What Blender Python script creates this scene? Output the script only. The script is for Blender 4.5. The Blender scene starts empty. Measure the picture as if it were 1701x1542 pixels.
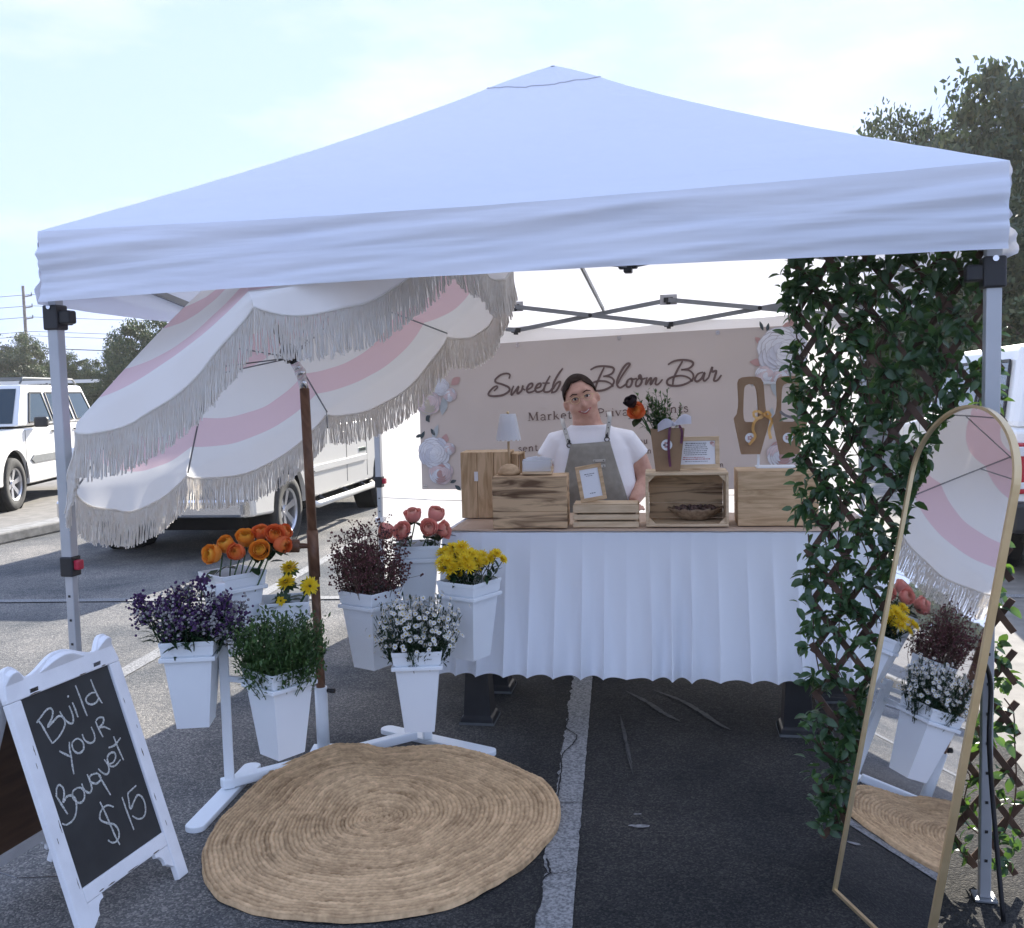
import bpy, bmesh, math, random
from mathutils import Vector, Matrix, noise
random.seed(7)
R = math.radians
PI = math.pi
SC = bpy.context.scene
COL = SC.collection
V = Vector

# ------------------------------------------------------------------ camera, world, sun, exposure
CAM_F, CAM_P, CAM_R, CAM_H = 1600.0, 0.078, -0.025, 1.484
cam_d = bpy.data.cameras.new('camera'); cam = bpy.data.objects.new('camera', cam_d); COL.objects.link(cam)
cam.location = (0, 0, CAM_H)
CAM_M = (Matrix.Rotation(PI/2 - CAM_P, 3, 'X') @ Matrix.Rotation(CAM_R, 3, 'Z'))
cam.rotation_euler = CAM_M.to_euler()
cam_d.sensor_fit = 'HORIZONTAL'; cam_d.sensor_width = 36.0; cam_d.lens = CAM_F/1701*36
cam_d.clip_start = 0.05; cam_d.clip_end = 3000
SC.camera = cam
SUN_AZ, SUN_EL = 19.5, 24.0          # degrees right of +Y, above the horizon
wd = bpy.data.worlds.new('World'); SC.world = wd; wd.use_nodes = True
nt = wd.node_tree; nt.nodes.clear()
def wn(t, **k):
    n = nt.nodes.new(t)
    for a, b in k.items(): setattr(n, a, b)
    return n
sky = wn('ShaderNodeTexSky', sky_type='NISHITA', sun_disc=False)
sky.sun_elevation = R(SUN_EL); sky.sun_rotation = R(SUN_AZ)
sky.air_density = 1.0; sky.dust_density = 0.3; sky.ozone_density = 3.0
tc = wn('ShaderNodeTexCoord'); mp = wn('ShaderNodeMapping'); mp.inputs['Scale'].default_value = (1.0, 1.0, 3.2)
nz = wn('ShaderNodeTexNoise'); nz.inputs['Scale'].default_value = 2.3; nz.inputs['Detail'].default_value = 7; nz.inputs['Roughness'].default_value = 0.55
rp = wn('ShaderNodeValToRGB'); rp.color_ramp.elements[0].position = 0.50; rp.color_ramp.elements[1].position = 0.70
rp.color_ramp.elements[0].color = (0.0, 0.0, 0.0, 1); rp.color_ramp.elements[1].color = (0.8, 0.8, 0.8, 1)
mx = wn('ShaderNodeMix', data_type='RGBA'); mx.inputs[7].default_value = (2.5, 2.55, 2.9, 1)
hz = wn('ShaderNodeMix', data_type='RGBA'); hz.inputs[0].default_value = 0.97; hz.inputs[7].default_value = (1.50, 1.92, 3.05, 1)   # thin high haze over the whole sky
bg = wn('ShaderNodeBackground'); bg.inputs['Strength'].default_value = 0.10
out = wn('ShaderNodeOutputWorld')
L = nt.links.new
L(tc.outputs['Generated'], mp.inputs['Vector']); L(mp.outputs[0], nz.inputs['Vector']); L(nz.outputs['Fac'], rp.inputs[0])
L(rp.outputs[0], mx.inputs[0]); L(sky.outputs[0], hz.inputs[6]); L(hz.outputs[2], mx.inputs[6]); L(mx.outputs[2], bg.inputs[0]); L(bg.outputs[0], out.inputs[0])
sd = bpy.data.lights.new('sun', 'SUN'); sun = bpy.data.objects.new('sun', sd); COL.objects.link(sun)
sd.energy = 3.0; sd.angle = R(0.5); sd.color = (1.0, 0.94, 0.84)
SUN_V = V((math.sin(R(SUN_AZ))*math.cos(R(SUN_EL)), math.cos(R(SUN_AZ))*math.cos(R(SUN_EL)), math.sin(R(SUN_EL))))
sun.rotation_euler = (-SUN_V).to_track_quat('-Z', 'Y').to_euler(); sun.location = SUN_V*60
vs = SC.view_settings; SC.display_settings.display_device = 'sRGB'
vs.view_transform = 'Standard'; vs.look = 'None'; vs.gamma = 1; vs.use_curve_mapping = False
vs.exposure = 2.19
SC.cycles.max_bounces = 8; SC.cycles.transparent_max_bounces = 12

# ------------------------------------------------------------------ helpers
def ray(px, py): return CAM_M @ V(((px-850.5)/CAM_F, -(py-771)/CAM_F, -1))
def at(px, py, Y):                       # the point of the place seen at a photo pixel, at distance Y
    d = ray(px, py); return V((0, 0, CAM_H)) + d*(Y/d.y)
def gnd(px, py, z=0.0):
    d = ray(px, py); return V((0, 0, CAM_H)) + d*((z-CAM_H)/d.z)
def onplane(px, py, O, n):
    d = ray(px, py); c = V((0, 0, CAM_H)); return c + d*((O-c).dot(n)/d.dot(n))

def N(t, typ, **k):
    n = t.nodes.new(typ)
    for a, b in k.items(): setattr(n, a, b)
    return n
MATS = {}
def mat(name, c, c2=None, scale=8.0, rough=0.6, bump=0.0, bscale=None, metal=0.0, stretch=(1, 1, 1), trans=0.0,
        tcol=None, detail=5, coat=0.0, spec=0.5, sheen=0.0, world=False, emit=None, lo=0.35, hi=0.65, alpha=None, wob=0):
    if name in MATS: return MATS[name]
    m = bpy.data.materials.new(name); m.use_nodes = True; t = m.node_tree; t.nodes.clear()
    o = N(t, 'ShaderNodeOutputMaterial'); p = N(t, 'ShaderNodeBsdfPrincipled')
    l = t.links.new
    p.inputs['Base Color'].default_value = (*c, 1); p.inputs['Roughness'].default_value = rough; p.inputs['Metallic'].default_value = metal
    p.inputs['Coat Weight'].default_value = coat; p.inputs['Specular IOR Level'].default_value = spec
    p.inputs['Sheen Weight'].default_value = sheen
    co = N(t, 'ShaderNodeNewGeometry').outputs['Position'] if world else N(t, 'ShaderNodeTexCoord').outputs['Object']
    mpn = N(t, 'ShaderNodeMapping'); mpn.inputs['Scale'].default_value = stretch; l(co, mpn.inputs[0])
    src = None
    if c2 is not None:
        nn = N(t, 'ShaderNodeTexNoise'); nn.inputs['Scale'].default_value = scale; nn.inputs['Detail'].default_value = detail
        nn.inputs['Distortion'].default_value = wob
        l(mpn.outputs[0], nn.inputs['Vector'])
        r = N(t, 'ShaderNodeValToRGB'); r.color_ramp.elements[0].position = lo; r.color_ramp.elements[1].position = hi
        r.color_ramp.elements[0].color = (*c, 1); r.color_ramp.elements[1].color = (*c2, 1)
        l(nn.outputs['Fac'], r.inputs[0]); l(r.outputs[0], p.inputs['Base Color']); src = r.outputs[0]
    nrm = None
    if bump:
        bn = N(t, 'ShaderNodeTexNoise'); bn.inputs['Scale'].default_value = bscale or scale*3; bn.inputs['Detail'].default_value = 4
        l(mpn.outputs[0], bn.inputs['Vector'])
        b = N(t, 'ShaderNodeBump'); b.inputs['Strength'].default_value = min(1, bump*20) ; b.inputs['Distance'].default_value = bump
        l(bn.outputs['Fac'], b.inputs['Height']); l(b.outputs[0], p.inputs['Normal']); nrm = b.outputs[0]
    sh = p.outputs[0]
    if trans:
        tr = N(t, 'ShaderNodeBsdfTranslucent'); tr.inputs[0].default_value = (*(tcol or c), 1)
        if src is not None and tcol is None: l(src, tr.inputs[0])
        if nrm: l(nrm, tr.inputs['Normal'])
        ms = N(t, 'ShaderNodeMixShader'); ms.inputs[0].default_value = trans
        l(sh, ms.inputs[1]); l(tr.outputs[0], ms.inputs[2]); sh = ms.outputs[0]
    if emit: p.inputs['Emission Color'].default_value = (*emit[0], 1); p.inputs['Emission Strength'].default_value = emit[1]
    l(sh, o.inputs[0]); MATS[name] = m
    
    return m

WM = {}                                   # world matrices of thing roots
def thing(name, label, cat, loc=(0, 0, 0), rz=0.0, group=None, rot=None):
    o = bpy.data.objects.new(name, None); COL.objects.link(o); o.empty_display_size = 0.1
    o.location = loc; o.rotation_euler = rot or (0, 0, rz)
    o['label'] = label; o['category'] = cat
    if group: o['group'] = group
    WM[o.name] = Matrix.Translation(V(loc)) @ o.rotation_euler.to_matrix().to_4x4()
    return o
def tag(o, label, cat, group=None):
    o['label'] = label; o['category'] = cat
    if group: o['group'] = group
    return o
class MB:
    def __init__(s): s.v = []; s.f = []; s.m = []
    def add(s, vs, fs, mi=0):
        n = len(s.v); s.v += [V(a) for a in vs]; s.f += [tuple(i+n for i in f) for f in fs]; s.m += [mi]*len(fs); return s
    def box(s, c, d, M=None, mi=0, taper=(1, 1)):
        hx, hy, hz = d[0]/2, d[1]/2, d[2]/2
        vs = [V((sx*hx*(taper[0] if sz < 0 else 1), sy*hy*(taper[1] if sz < 0 else 1), sz*hz)) for sx in (-1, 1) for sy in (-1, 1) for sz in (-1, 1)]
        if M is not None: vs = [M @ a for a in vs]
        vs = [a+V(c) for a in vs]
        return s.add(vs, [(0, 1, 3, 2), (4, 6, 7, 5), (0, 4, 5, 1), (2, 3, 7, 6), (0, 2, 6, 4), (1, 5, 7, 3)], mi)
    def bar(s, a, b, w, h=None, mi=0, up=V((0, 0, 1))):
        a = V(a); b = V(b); d = (b-a); ln = d.length; d.normalize(); h = h or w
        if abs(d.dot(up)) > .99: up = V((0, 1, 0))
        x = d.cross(up).normalized(); y = x.cross(d)
        M = Matrix((x, d, y)).transposed()
        return s.box((a+b)/2, (w, ln, h), M, mi)
    def tube(s, pts, r, n=8, mi=0, caps=True):
        pts = [V(p) for p in pts]; rs = r if isinstance(r, (list, tuple)) else [r]*len(pts)
        vs = []; fs = []; prev = None
        for i, p in enumerate(pts):
            d = (pts[min(i+1, len(pts)-1)]-pts[max(i-1, 0)])
            d = d.normalized() if d.length > 1e-9 else V((0, 0, 1))
            if prev is None: prev = d.orthogonal().normalized()
            x = (prev-d*prev.dot(d));  x = x.normalized() if x.length > 1e-6 else d.orthogonal().normalized(); prev = x; y = d.cross(x)
            for k in range(n):
                a = 2*PI*k/n; vs.append(p+(x*math.cos(a)+y*math.sin(a))*rs[i])
        for i in range(len(pts)-1):
            for k in range(n): fs.append((i*n+k, i*n+(k+1) % n, (i+1)*n+(k+1) % n, (i+1)*n+k))
        if caps: fs.append(tuple(range(n))[::-1]); fs.append(tuple((len(pts)-1)*n+k for k in range(n)))
        return s.add(vs, fs, mi)
    def lathe(s, prof, c=(0, 0, 0), n=20, M=None, mi=0, sq=False):
        vs = []; fs = []; c = V(c)
        for r, z in prof:
            for k in range(n):
                a = 2*PI*(k+.5*sq)/n; p = V((r*math.cos(a), r*math.sin(a), z)); vs.append((M @ p if M is not None else p)+c)
        for i in range(len(prof)-1):
            for k in range(n): fs.append((i*n+k, i*n+(k+1) % n, (i+1)*n+(k+1) % n, (i+1)*n+k))
        return s.add(vs, fs, mi)
    def grid(s, P, mi=0, close=False):
        nr = len(P); nc = len(P[0]); vs = [p for r in P for p in r]; fs = []
        for i in range(nr-1):
            for j in range(nc if close else nc-1): fs.append((i*nc+j, i*nc+(j+1) % nc, (i+1)*nc+(j+1) % nc, (i+1)*nc+j))
        return s.add(vs, fs, mi)
    def ball(s, c, r, n=10, m=7, mi=0, M=None):
        r = V(r) if not isinstance(r, (int, float)) else V((r, r, r))
        P = []
        for i in range(m+1):
            t = PI*i/m
            P.append([ (lambda p: (M @ p if M is not None else p)+V(c))(V((r.x*math.sin(t)*math.cos(2*PI*k/n), r.y*math.sin(t)*math.sin(2*PI*k/n), r.z*math.cos(t)))) for k in range(n)])
        return s.grid(P, mi, True)
    def poly(s, pts, th, M, O, mi=0):      # 2D outline (x,z) extruded to thickness th along local -y, plane basis M columns (e, n, u)
        n = len(pts); a = [O + M @ V((p[0], th/2, p[1])) for p in pts]; b = [O + M @ V((p[0], -th/2, p[1])) for p in pts]
        fs = [tuple(range(n)), tuple(range(2*n-1, n-1, -1))]+[(i, (i+1) % n+0, (i+1) % n+n, i+n) for i in range(n)]
        return s.add(a+b, fs, mi)
    def build(s, name, mats, parent=None, smooth=False, world=False, bevel=0, sub=0, stuff=False, solid=0, remesh=0, weld=False):
        vs = s.v
        if world and parent is not None:
            I = WM[parent.name].inverted(); vs = [I @ a for a in vs]
        me = bpy.data.meshes.new(name); me.from_pydata([tuple(a) for a in vs], [], s.f)
        if not isinstance(mats, (list, tuple)): mats = [mats]
        for m in mats: me.materials.append(m)
        if len(mats) > 1: me.polygons.foreach_set('material_index', s.m)
        if weld or bevel or remesh:
            bm = bmesh.new(); bm.from_mesh(me); bmesh.ops.remove_doubles(bm, verts=bm.verts, dist=1e-5)
            bmesh.ops.recalc_face_normals(bm, faces=bm.faces); bm.to_mesh(me); bm.free()
        me.polygons.foreach_set('use_smooth', [smooth]*len(me.polygons)); me.update()
        o = bpy.data.objects.new(name, me); COL.objects.link(o)
        if parent is not None: o.parent = parent
        if bevel:
            b = o.modifiers.new('b', 'BEVEL'); b.width = bevel; b.segments = 2; b.limit_method = 'ANGLE'; b.angle_limit = R(40)
        if solid:
            b = o.modifiers.new('s', 'SOLIDIFY'); b.thickness = solid; b.offset = 0
        if remesh:
            b = o.modifiers.new('r', 'REMESH'); b.mode = 'VOXEL'; b.voxel_size = remesh; b.use_smooth_shade = True
            b = o.modifiers.new('sm', 'SMOOTH'); b.factor = .6; b.iterations = 6
        if sub:
            b = o.modifiers.new('u', 'SUBSURF'); b.levels = sub; b.render_levels = sub
        if stuff: o['kind'] = 'stuff'
        return o
def structure(o): o['kind'] = 'structure'; return o
def copy_tree(o, parent=None):
    c = o.copy(); COL.objects.link(c)
    if parent is not None: c.parent = parent
    for ch in list(KIDS(o)): copy_tree(ch, c)
    return c
def KIDS(o): return [x for x in bpy.data.objects if x.parent == o]
def catmull(pts, n=6):
    if len(pts) < 3: return pts
    P = [pts[0]]+list(pts)+[pts[-1]]; o = []
    for i in range(1, len(P)-2):
        p0, p1, p2, p3 = [V(q) for q in P[i-1:i+3]]
        for k in range(n):
            t = k/n; o.append(.5*((2*p1)+(p2-p0)*t+(2*p0-5*p1+4*p2-p3)*t*t+(-p0+3*p1-3*p2+p3)*t**3))
    o.append(V(P[-2])); return o
def nse(x, y=0.0, z=0.0): return noise.noise(V((x, y, z)))

# ------------------------------------------------------------------ materials
M_asph = mat('asphalt', (.02, .02, .02))
def make_asphalt():
    m = MATS['asphalt']; t = m.node_tree; p = [n for n in t.nodes if n.type == 'BSDF_PRINCIPLED'][0]; l = t.links.new
    co = N(t, 'ShaderNodeNewGeometry').outputs['Position']
    big = N(t, 'ShaderNodeTexNoise'); big.inputs['Scale'].default_value = .9; big.inputs['Detail'].default_value = 9; big.inputs['Roughness'].default_value = .62; l(co, big.inputs['Vector'])
    r1 = N(t, 'ShaderNodeValToRGB'); r1.color_ramp.elements[0].position = .36; r1.color_ramp.elements[1].position = .68
    r1.color_ramp.elements[0].color = (.034, .037, .040, 1); r1.color_ramp.elements[1].color = (.092, .089, .084, 1); l(big.outputs['Fac'], r1.inputs[0])
    v = N(t, 'ShaderNodeTexVoronoi'); v.inputs['Scale'].default_value = 170; l(co, v.inputs['Vector'])
    r2 = N(t, 'ShaderNodeValToRGB'); r2.color_ramp.elements[0].position = .0; r2.color_ramp.elements[1].position = 1
    r2.color_ramp.elements[0].color = (.55, .55, .56, 1); r2.color_ramp.elements[1].color = (1.75, 1.66, 1.54, 1)
    e = r2.color_ramp.elements.new(.62); e.color = (.92, .91, .89, 1)
    sep = N(t, 'ShaderNodeSeparateColor'); l(v.outputs['Color'], sep.inputs[0]); l(sep.outputs[0], r2.inputs[0])
    mul = N(t, 'ShaderNodeMix', data_type='RGBA', blend_type='MULTIPLY'); mul.inputs[0].default_value = 1
    l(r1.outputs[0], mul.inputs[6]); l(r2.outputs[0], mul.inputs[7])
    # darker sealed asphalt mid-stall; sides paler, partly sunlit brightness put into the colour
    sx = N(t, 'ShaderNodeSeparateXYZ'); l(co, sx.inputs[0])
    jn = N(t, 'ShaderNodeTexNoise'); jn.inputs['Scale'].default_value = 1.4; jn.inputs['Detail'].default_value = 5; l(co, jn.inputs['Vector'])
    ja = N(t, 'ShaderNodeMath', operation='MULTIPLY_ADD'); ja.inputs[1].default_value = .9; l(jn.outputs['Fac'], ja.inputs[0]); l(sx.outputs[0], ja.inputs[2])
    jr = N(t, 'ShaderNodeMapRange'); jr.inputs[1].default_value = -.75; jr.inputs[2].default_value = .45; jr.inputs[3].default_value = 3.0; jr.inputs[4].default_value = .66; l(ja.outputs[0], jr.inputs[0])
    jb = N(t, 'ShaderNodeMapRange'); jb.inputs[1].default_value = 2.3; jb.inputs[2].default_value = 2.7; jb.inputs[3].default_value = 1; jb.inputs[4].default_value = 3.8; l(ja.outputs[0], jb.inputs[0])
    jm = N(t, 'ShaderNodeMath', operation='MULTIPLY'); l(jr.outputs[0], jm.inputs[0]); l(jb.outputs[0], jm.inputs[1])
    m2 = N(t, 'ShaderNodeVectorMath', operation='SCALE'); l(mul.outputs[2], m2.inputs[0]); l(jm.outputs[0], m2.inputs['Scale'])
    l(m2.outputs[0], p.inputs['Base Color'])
    b = N(t, 'ShaderNodeBump'); b.inputs['Strength'].default_value = .7; b.inputs['Distance'].default_value = .004
    l(v.outputs['Distance'], b.inputs['Height']); b.invert = True
    b2 = N(t, 'ShaderNodeBump'); b2.inputs['Strength'].default_value = .5; b2.inputs['Distance'].default_value = .01
    n2 = N(t, 'ShaderNodeTexNoise'); n2.inputs['Scale'].default_value = 35; n2.inputs['Detail'].default_value = 5; l(co, n2.inputs['Vector'])
    l(n2.outputs['Fac'], b2.inputs['Height']); l(b2.outputs[0], b.inputs['Normal']); l(b.outputs[0], p.inputs['Normal'])
    p.inputs['Roughness'].default_value = .95; p.inputs['Specular IOR Level'].default_value = .12
make_asphalt()
M_lot = mat('pale_lot', (.16, .15, .135), (.24, .225, .2), 6, .9, .004, 60, world=True)
M_kerb = mat('kerb_concrete', (.2, .195, .18), (.32, .31, .29), 9, .9, .003, 60, world=True)
M_paint = mat('road_paint', (.12, .122, .125), (.30, .30, .295), 110, .85, .004, 160, world=True, lo=.38, hi=.60, detail=9)
M_crack = mat('crack', (.012, .012, .012), rough=1)
M_sunstreak = mat('sun_streak', (.036, .037, .040), (.070, .069, .067), 45, .95, world=True)
M_chalkmark = mat('ground_scuff', (.12, .12, .12), (.3, .3, .3), 50, .9, world=True)
M_canvas = mat('canopy_fabric', (.82, .87, .97), rough=.55, bump=.0006, bscale=500, trans=.25, tcol=(.88, .88, .92), spec=.3)
def crease(m, dist=.03, sc=2.6, st=(.55, .55, 6.5)):
    t = m.node_tree; l = t.links.new; bp = [n for n in t.nodes if n.type == 'BUMP'][0]; co = [n for n in t.nodes if n.type == 'TEX_COORD'][0].outputs['Object']
    mm = N(t, 'ShaderNodeMapping'); mm.inputs['Scale'].default_value = st; l(co, mm.inputs[0]); nn = N(t, 'ShaderNodeTexNoise'); nn.inputs['Scale'].default_value = sc; nn.inputs['Detail'].default_value = 3.5; nn.inputs['Roughness'].default_value = .45; nn.inputs['Distortion'].default_value = .5
    l(mm.outputs[0], nn.inputs['Vector']); b = N(t, 'ShaderNodeBump'); b.inputs['Strength'].default_value = .5; b.inputs['Distance'].default_value = dist
    l(nn.outputs['Fac'], b.inputs['Height']); l(b.outputs[0], bp.inputs['Normal'])
crease(M_canvas, .045, 1.7, (.5, .5, 5.0))
M_seam = mat('seam_thread', (.55, .56, .62), rough=.8)
M_wallfab = mat('wall_fabric', (.85, .85, .86), rough=.6, trans=.26, tcol=(.9, .88, .86), spec=.3)
M_cloth = mat('table_cloth_fabric', (.87, .91, .97), rough=.75, bump=.0006, bscale=600, trans=.1, sheen=.2)
M_leg = mat('painted_steel', (.42, .44, .46), (.50, .51, .53), 5, .42, metal=.35, bump=.0006, bscale=60)
M_truss = mat('truss_steel', (.20, .21, .22), (.27, .28, .29), 5, .45, metal=.4)
M_blackp = mat('black_plastic', (.012, .012, .014), (.02, .02, .022), 12, .45)
M_red = mat('red_plastic', (.45, .02, .05), rough=.4)
M_white = mat('white_plastic', (.86, .91, .94), (.83, .87, .91), 4, .38, spec=.5)
M_whitew = mat('white_painted_wood', (.86, .87, .89), (.78, .79, .81), 14, .55, bump=.0008, bscale=60, stretch=(1, 1, 1))
M_wear = mat('bare_wood_wear', (.10, .08, .06), (.18, .14, .1), 60, .9)
M_chalkb = mat('chalkboard', (.018, .019, .02), (.032, .034, .035), 7, .6, detail=7)
M_chalk = mat('chalk', (.30, .32, .30), (.72, .73, .70), 260, .95, detail=3)
M_brownb = mat('brown_board', (.075, .035, .016), (.13, .065, .03), 5, .5, stretch=(1, 1, 6))
M_jute = mat('jute', (.28, .175, .085), (.76, .52, .29), 60, .95, .004, 160, detail=9, lo=.2, hi=.75)
M_umbw = None
M_fringe = mat('cotton_fringe', (.94, .90, .84), (.97, .95, .91), 30, .9, trans=.5)
M_wood_pole = mat('stained_wood', (.13, .062, .033), (.22, .115, .065), 9, .5, .0006, 60, stretch=(6, 6, .6))
M_chrome = mat('chrome', (.7, .7, .72), rough=.15, metal=1)
M_gold = mat('brushed_gold', (.62, .47, .26), (.68, .53, .31), 20, .35, metal=.75)
M_mirror = mat('mirror_glass', (.93, .93, .94), rough=.015, metal=1)
M_slat = mat('trellis_wood', (.055, .028, .018), (.11, .06, .036), 14, .7, .001, 80)
def leafmat(name, a, b, tr=.25, rough=.32, tc_=None, sc=14):
    return mat(name, a, b, sc, rough, trans=tr, tcol=tc_, spec=.5)
M_ivy = leafmat('ivy_leaf', (.020, .055, .026), (.065, .13, .055), .2, .33, (.14, .27, .04))
M_ivy2 = leafmat('ivy_leaf_pale', (.045, .11, .035), (.09, .18, .06), .25, .38, (.2, .38, .05))
M_rleaf = leafmat('rose_leaf', (.010, .035, .013), (.022, .06, .02), .15, .4)
M_stem = mat('stem_green', (.03, .075, .02), (.06, .13, .04), 20, .6)
def petal(name, inner, outer, tr=.35, z0=.0, z1=.05):
    m = mat(name, outer, trans=tr, rough=.55); t = m.node_tree; l = t.links.new
    p = [n for n in t.nodes if n.type == 'BSDF_PRINCIPLED'][0]; tr_ = [n for n in t.nodes if n.type == 'BSDF_TRANSLUCENT'][0]
    cox = [n for n in t.nodes if n.type == 'TEX_COORD'][0].outputs['Object']
    ln = N(t, 'ShaderNodeVectorMath', operation='LENGTH'); mm = N(t, 'ShaderNodeVectorMath', operation='MULTIPLY'); mm.inputs[1].default_value = (1, 1, .15)
    l(cox, mm.inputs[0]); l(mm.outputs[0], ln.inputs[0])
    nn = N(t, 'ShaderNodeTexNoise'); nn.inputs['Scale'].default_value = 45; l(cox, nn.inputs['Vector'])
    ad = N(t, 'ShaderNodeMath', operation='MULTIPLY_ADD'); ad.inputs[1].default_value = .018; l(nn.outputs['Fac'], ad.inputs[0]); l(ln.outputs['Value'], ad.inputs[2])
    mr = N(t, 'ShaderNodeMapRange'); mr.inputs[1].default_value = z0+.009; mr.inputs[2].default_value = z1+.009; l(ad.outputs[0], mr.inputs[0])
    cm = N(t, 'ShaderNodeMix', data_type='RGBA'); cm.inputs[6].default_value = (*inner, 1); cm.inputs[7].default_value = (*outer, 1)
    l(mr.outputs[0], cm.inputs[0]); l(cm.outputs[2], p.inputs['Base Color']); l(cm.outputs[2], tr_.inputs[0]); return m
M_rose_o = petal('rose_orange', (.95, .40, .07), (.92, .24, .08), .3, .006, .030)
M_rose_y = petal('rose_yellow_orange', (.97, .62, .08), (.93, .37, .05), .3, .008, .031)
M_rose_c = petal('rose_coral', (.92, .54, .42), (.90, .40, .34), .3, .010, .030)
M_yel = mat('yellow_petal', (.90, .66, .02), (.95, .78, .05), 60, .6, trans=.3)
M_sunc = mat('sunflower_disc', (.05, .06, .012), (.14, .10, .02), 300, .8)
M_mumg = mat('mum_heart', (.6, .45, .02), rough=.8)
M_purple = mat('statice_purple', (.05, .02, .085), (.09, .035, .14), 60, .7, trans=.2)
M_pwhite = mat('statice_white', (.30, .29, .30), (.46, .45, .44), 60, .7, trans=.2)
M_daisy = mat('daisy_white', (.76, .76, .74), rough=.7, trans=.25)
M_dried = mat('dried_flower', (.075, .025, .03), (.16, .06, .06), 40, .9)
M_dstem = mat('dried_stem', (.07, .04, .03), (.12, .08, .05), 40, .9)
M_box = leafmat('box_leaf', (.03, .07, .018), (.08, .16, .038), .2, .45, sc=30)
M_pine = mat('crate_pine', (.42, .27, .14), (.66, .47, .28), 5, .65, .0008, 60, stretch=(1.2, 9, 9), detail=8, wob=1.2, lo=.3, hi=.62)
M_pineV = mat('crate_pine_upright', (.40, .26, .13), (.64, .46, .28), 5, .65, .0008, 60, stretch=(9, 9, 1.2), detail=8, wob=1.2, lo=.3, hi=.62)
M_pale = mat('crate_pale_pine', (.56, .41, .25), (.72, .56, .37), 6, .65, .0008, 60, stretch=(1.2, 9, 9))
M_burn = mat('scorched_pine', (.14, .075, .035), (.62, .43, .25), 3.6, .7, .0008, 60, stretch=(1.1, 7, 9), detail=6, wob=.8, lo=.36, hi=.54)
M_kraft = mat('kraft_card', (.30, .19, .11), (.36, .235, .14), 12, .8, trans=.08)
M_kraftp = mat('kraft_runner', (.50, .37, .27), (.56, .42, .31), 4, .7)
M_paper = mat('paper', (.82, .83, .86), rough=.6)
M_ink = mat('ink', (.10, .10, .12), rough=.7)
M_redink = mat('red_ink', (.45, .12, .12), rough=.7)
M_ribp = mat('plum_ribbon', (.13, .03, .08), (.2, .06, .13), 20, .4, trans=.2)
M_ribw = mat('white_ribbon', (.72, .72, .80), rough=.4, trans=.3)
M_ribo = mat('orange_ribbon', (.75, .42, .12), (.85, .58, .25), 20, .45, trans=.35)
M_skin = mat('skin', (.52, .28, .21), (.64, .38, .29), 22, .55, .0006, 120)
M_hair = mat('dark_hair', (.018, .010, .008), (.035, .02, .015), 60, .8, spec=.15)
M_shirt = mat('white_tshirt', (.86, .86, .90), rough=.85, bump=.006, bscale=11)
M_apron = mat('apron_canvas', (.25, .24, .21), (.30, .29, .255), 30, .85, .0008, 300)
M_jeans = mat('dark_trousers', (.03, .035, .05), rough=.85)
M_lip = mat('lip', (.42, .12, .11), rough=.45)
M_eye = mat('eye_dark', (.03, .02, .018), rough=.2)
M_eyew = mat('eye_white', (.6, .58, .56), rough=.3)
M_wicker = mat('wicker', (.23, .15, .09), (.4, .29, .19), 60, .8)
M_beads = mat('dried_petals', (.09, .05, .04), (.25, .16, .13), 90, .8)
M_truckp = mat('champagne_paint', (.66, .64, .59), (.68, .66, .61), 3, .30, coat=.6, metal=.1)
M_suvp = mat('white_paint', (.74, .73, .70), (.78, .77, .74), 3, .3, coat=.5)
M_glass = mat('car_glass', (.02, .04, .055), rough=.10, spec=.35)
M_tyre = mat('tyre_rubber', (.018, .018, .018), (.03, .03, .03), 25, .85)
M_alloy = mat('alloy', (.55, .55, .57), rough=.3, metal=.85)
M_well = mat('wheel_well', (.006, .006, .007), rough=1)
M_greyp = mat('grey_trim', (.10, .11, .115), (.13, .14, .145), 20, .6)
M_lens = mat('lamp_lens', (.6, .62, .65), rough=.12, spec=.8, coat=.6)
M_tail = mat('tail_lens', (.38, .015, .03), rough=.15, coat=.6)
M_bark = mat('bark', (.07, .05, .035), (.14, .11, .08), 6, .95, .02, 12, stretch=(4, 4, .6))
M_tleaf = leafmat('tree_leaf', (.032, .060, .020), (.085, .12, .045), .25, .6, sc=.7)
M_tleaf2 = leafmat('tree_leaf_warm', (.07, .09, .03), (.15, .16, .065), .3, .6, sc=.7)
M_tleaf3 = leafmat('tree_leaf_dark', (.020, .042, .018), (.045, .075, .032), .2, .6, sc=.7)
M_pole = mat('utility_wood', (.12, .10, .09), (.2, .18, .16), 4, .9)
M_beige = mat('banner_print', (.50, .44, .41), (.54, .475, .445), 1.6, .55, trans=.08)
M_script = mat('banner_script', (.14, .09, .08), rough=.6)
M_bw = mat('print_white', (.80, .80, .83), (.70, .71, .76), 20, .6)
M_bw2 = mat('print_white_shade', (.58, .59, .66), (.68, .68, .74), 20, .6)
M_bp = mat('print_pink', (.66, .50, .50), (.74, .62, .62), 26, .6)
M_edge = mat('print_petal_edge', (.50, .47, .50), rough=.6)
M_bp2 = mat('print_deep_pink', (.50, .30, .28), rough=.6)
M_bc = mat('print_cream', (.55, .49, .38), rough=.6)
M_bl = mat('print_dark_leaf', (.06, .08, .085), rough=.6)
M_bs = mat('print_sage', (.42, .45, .46), rough=.6)

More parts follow.
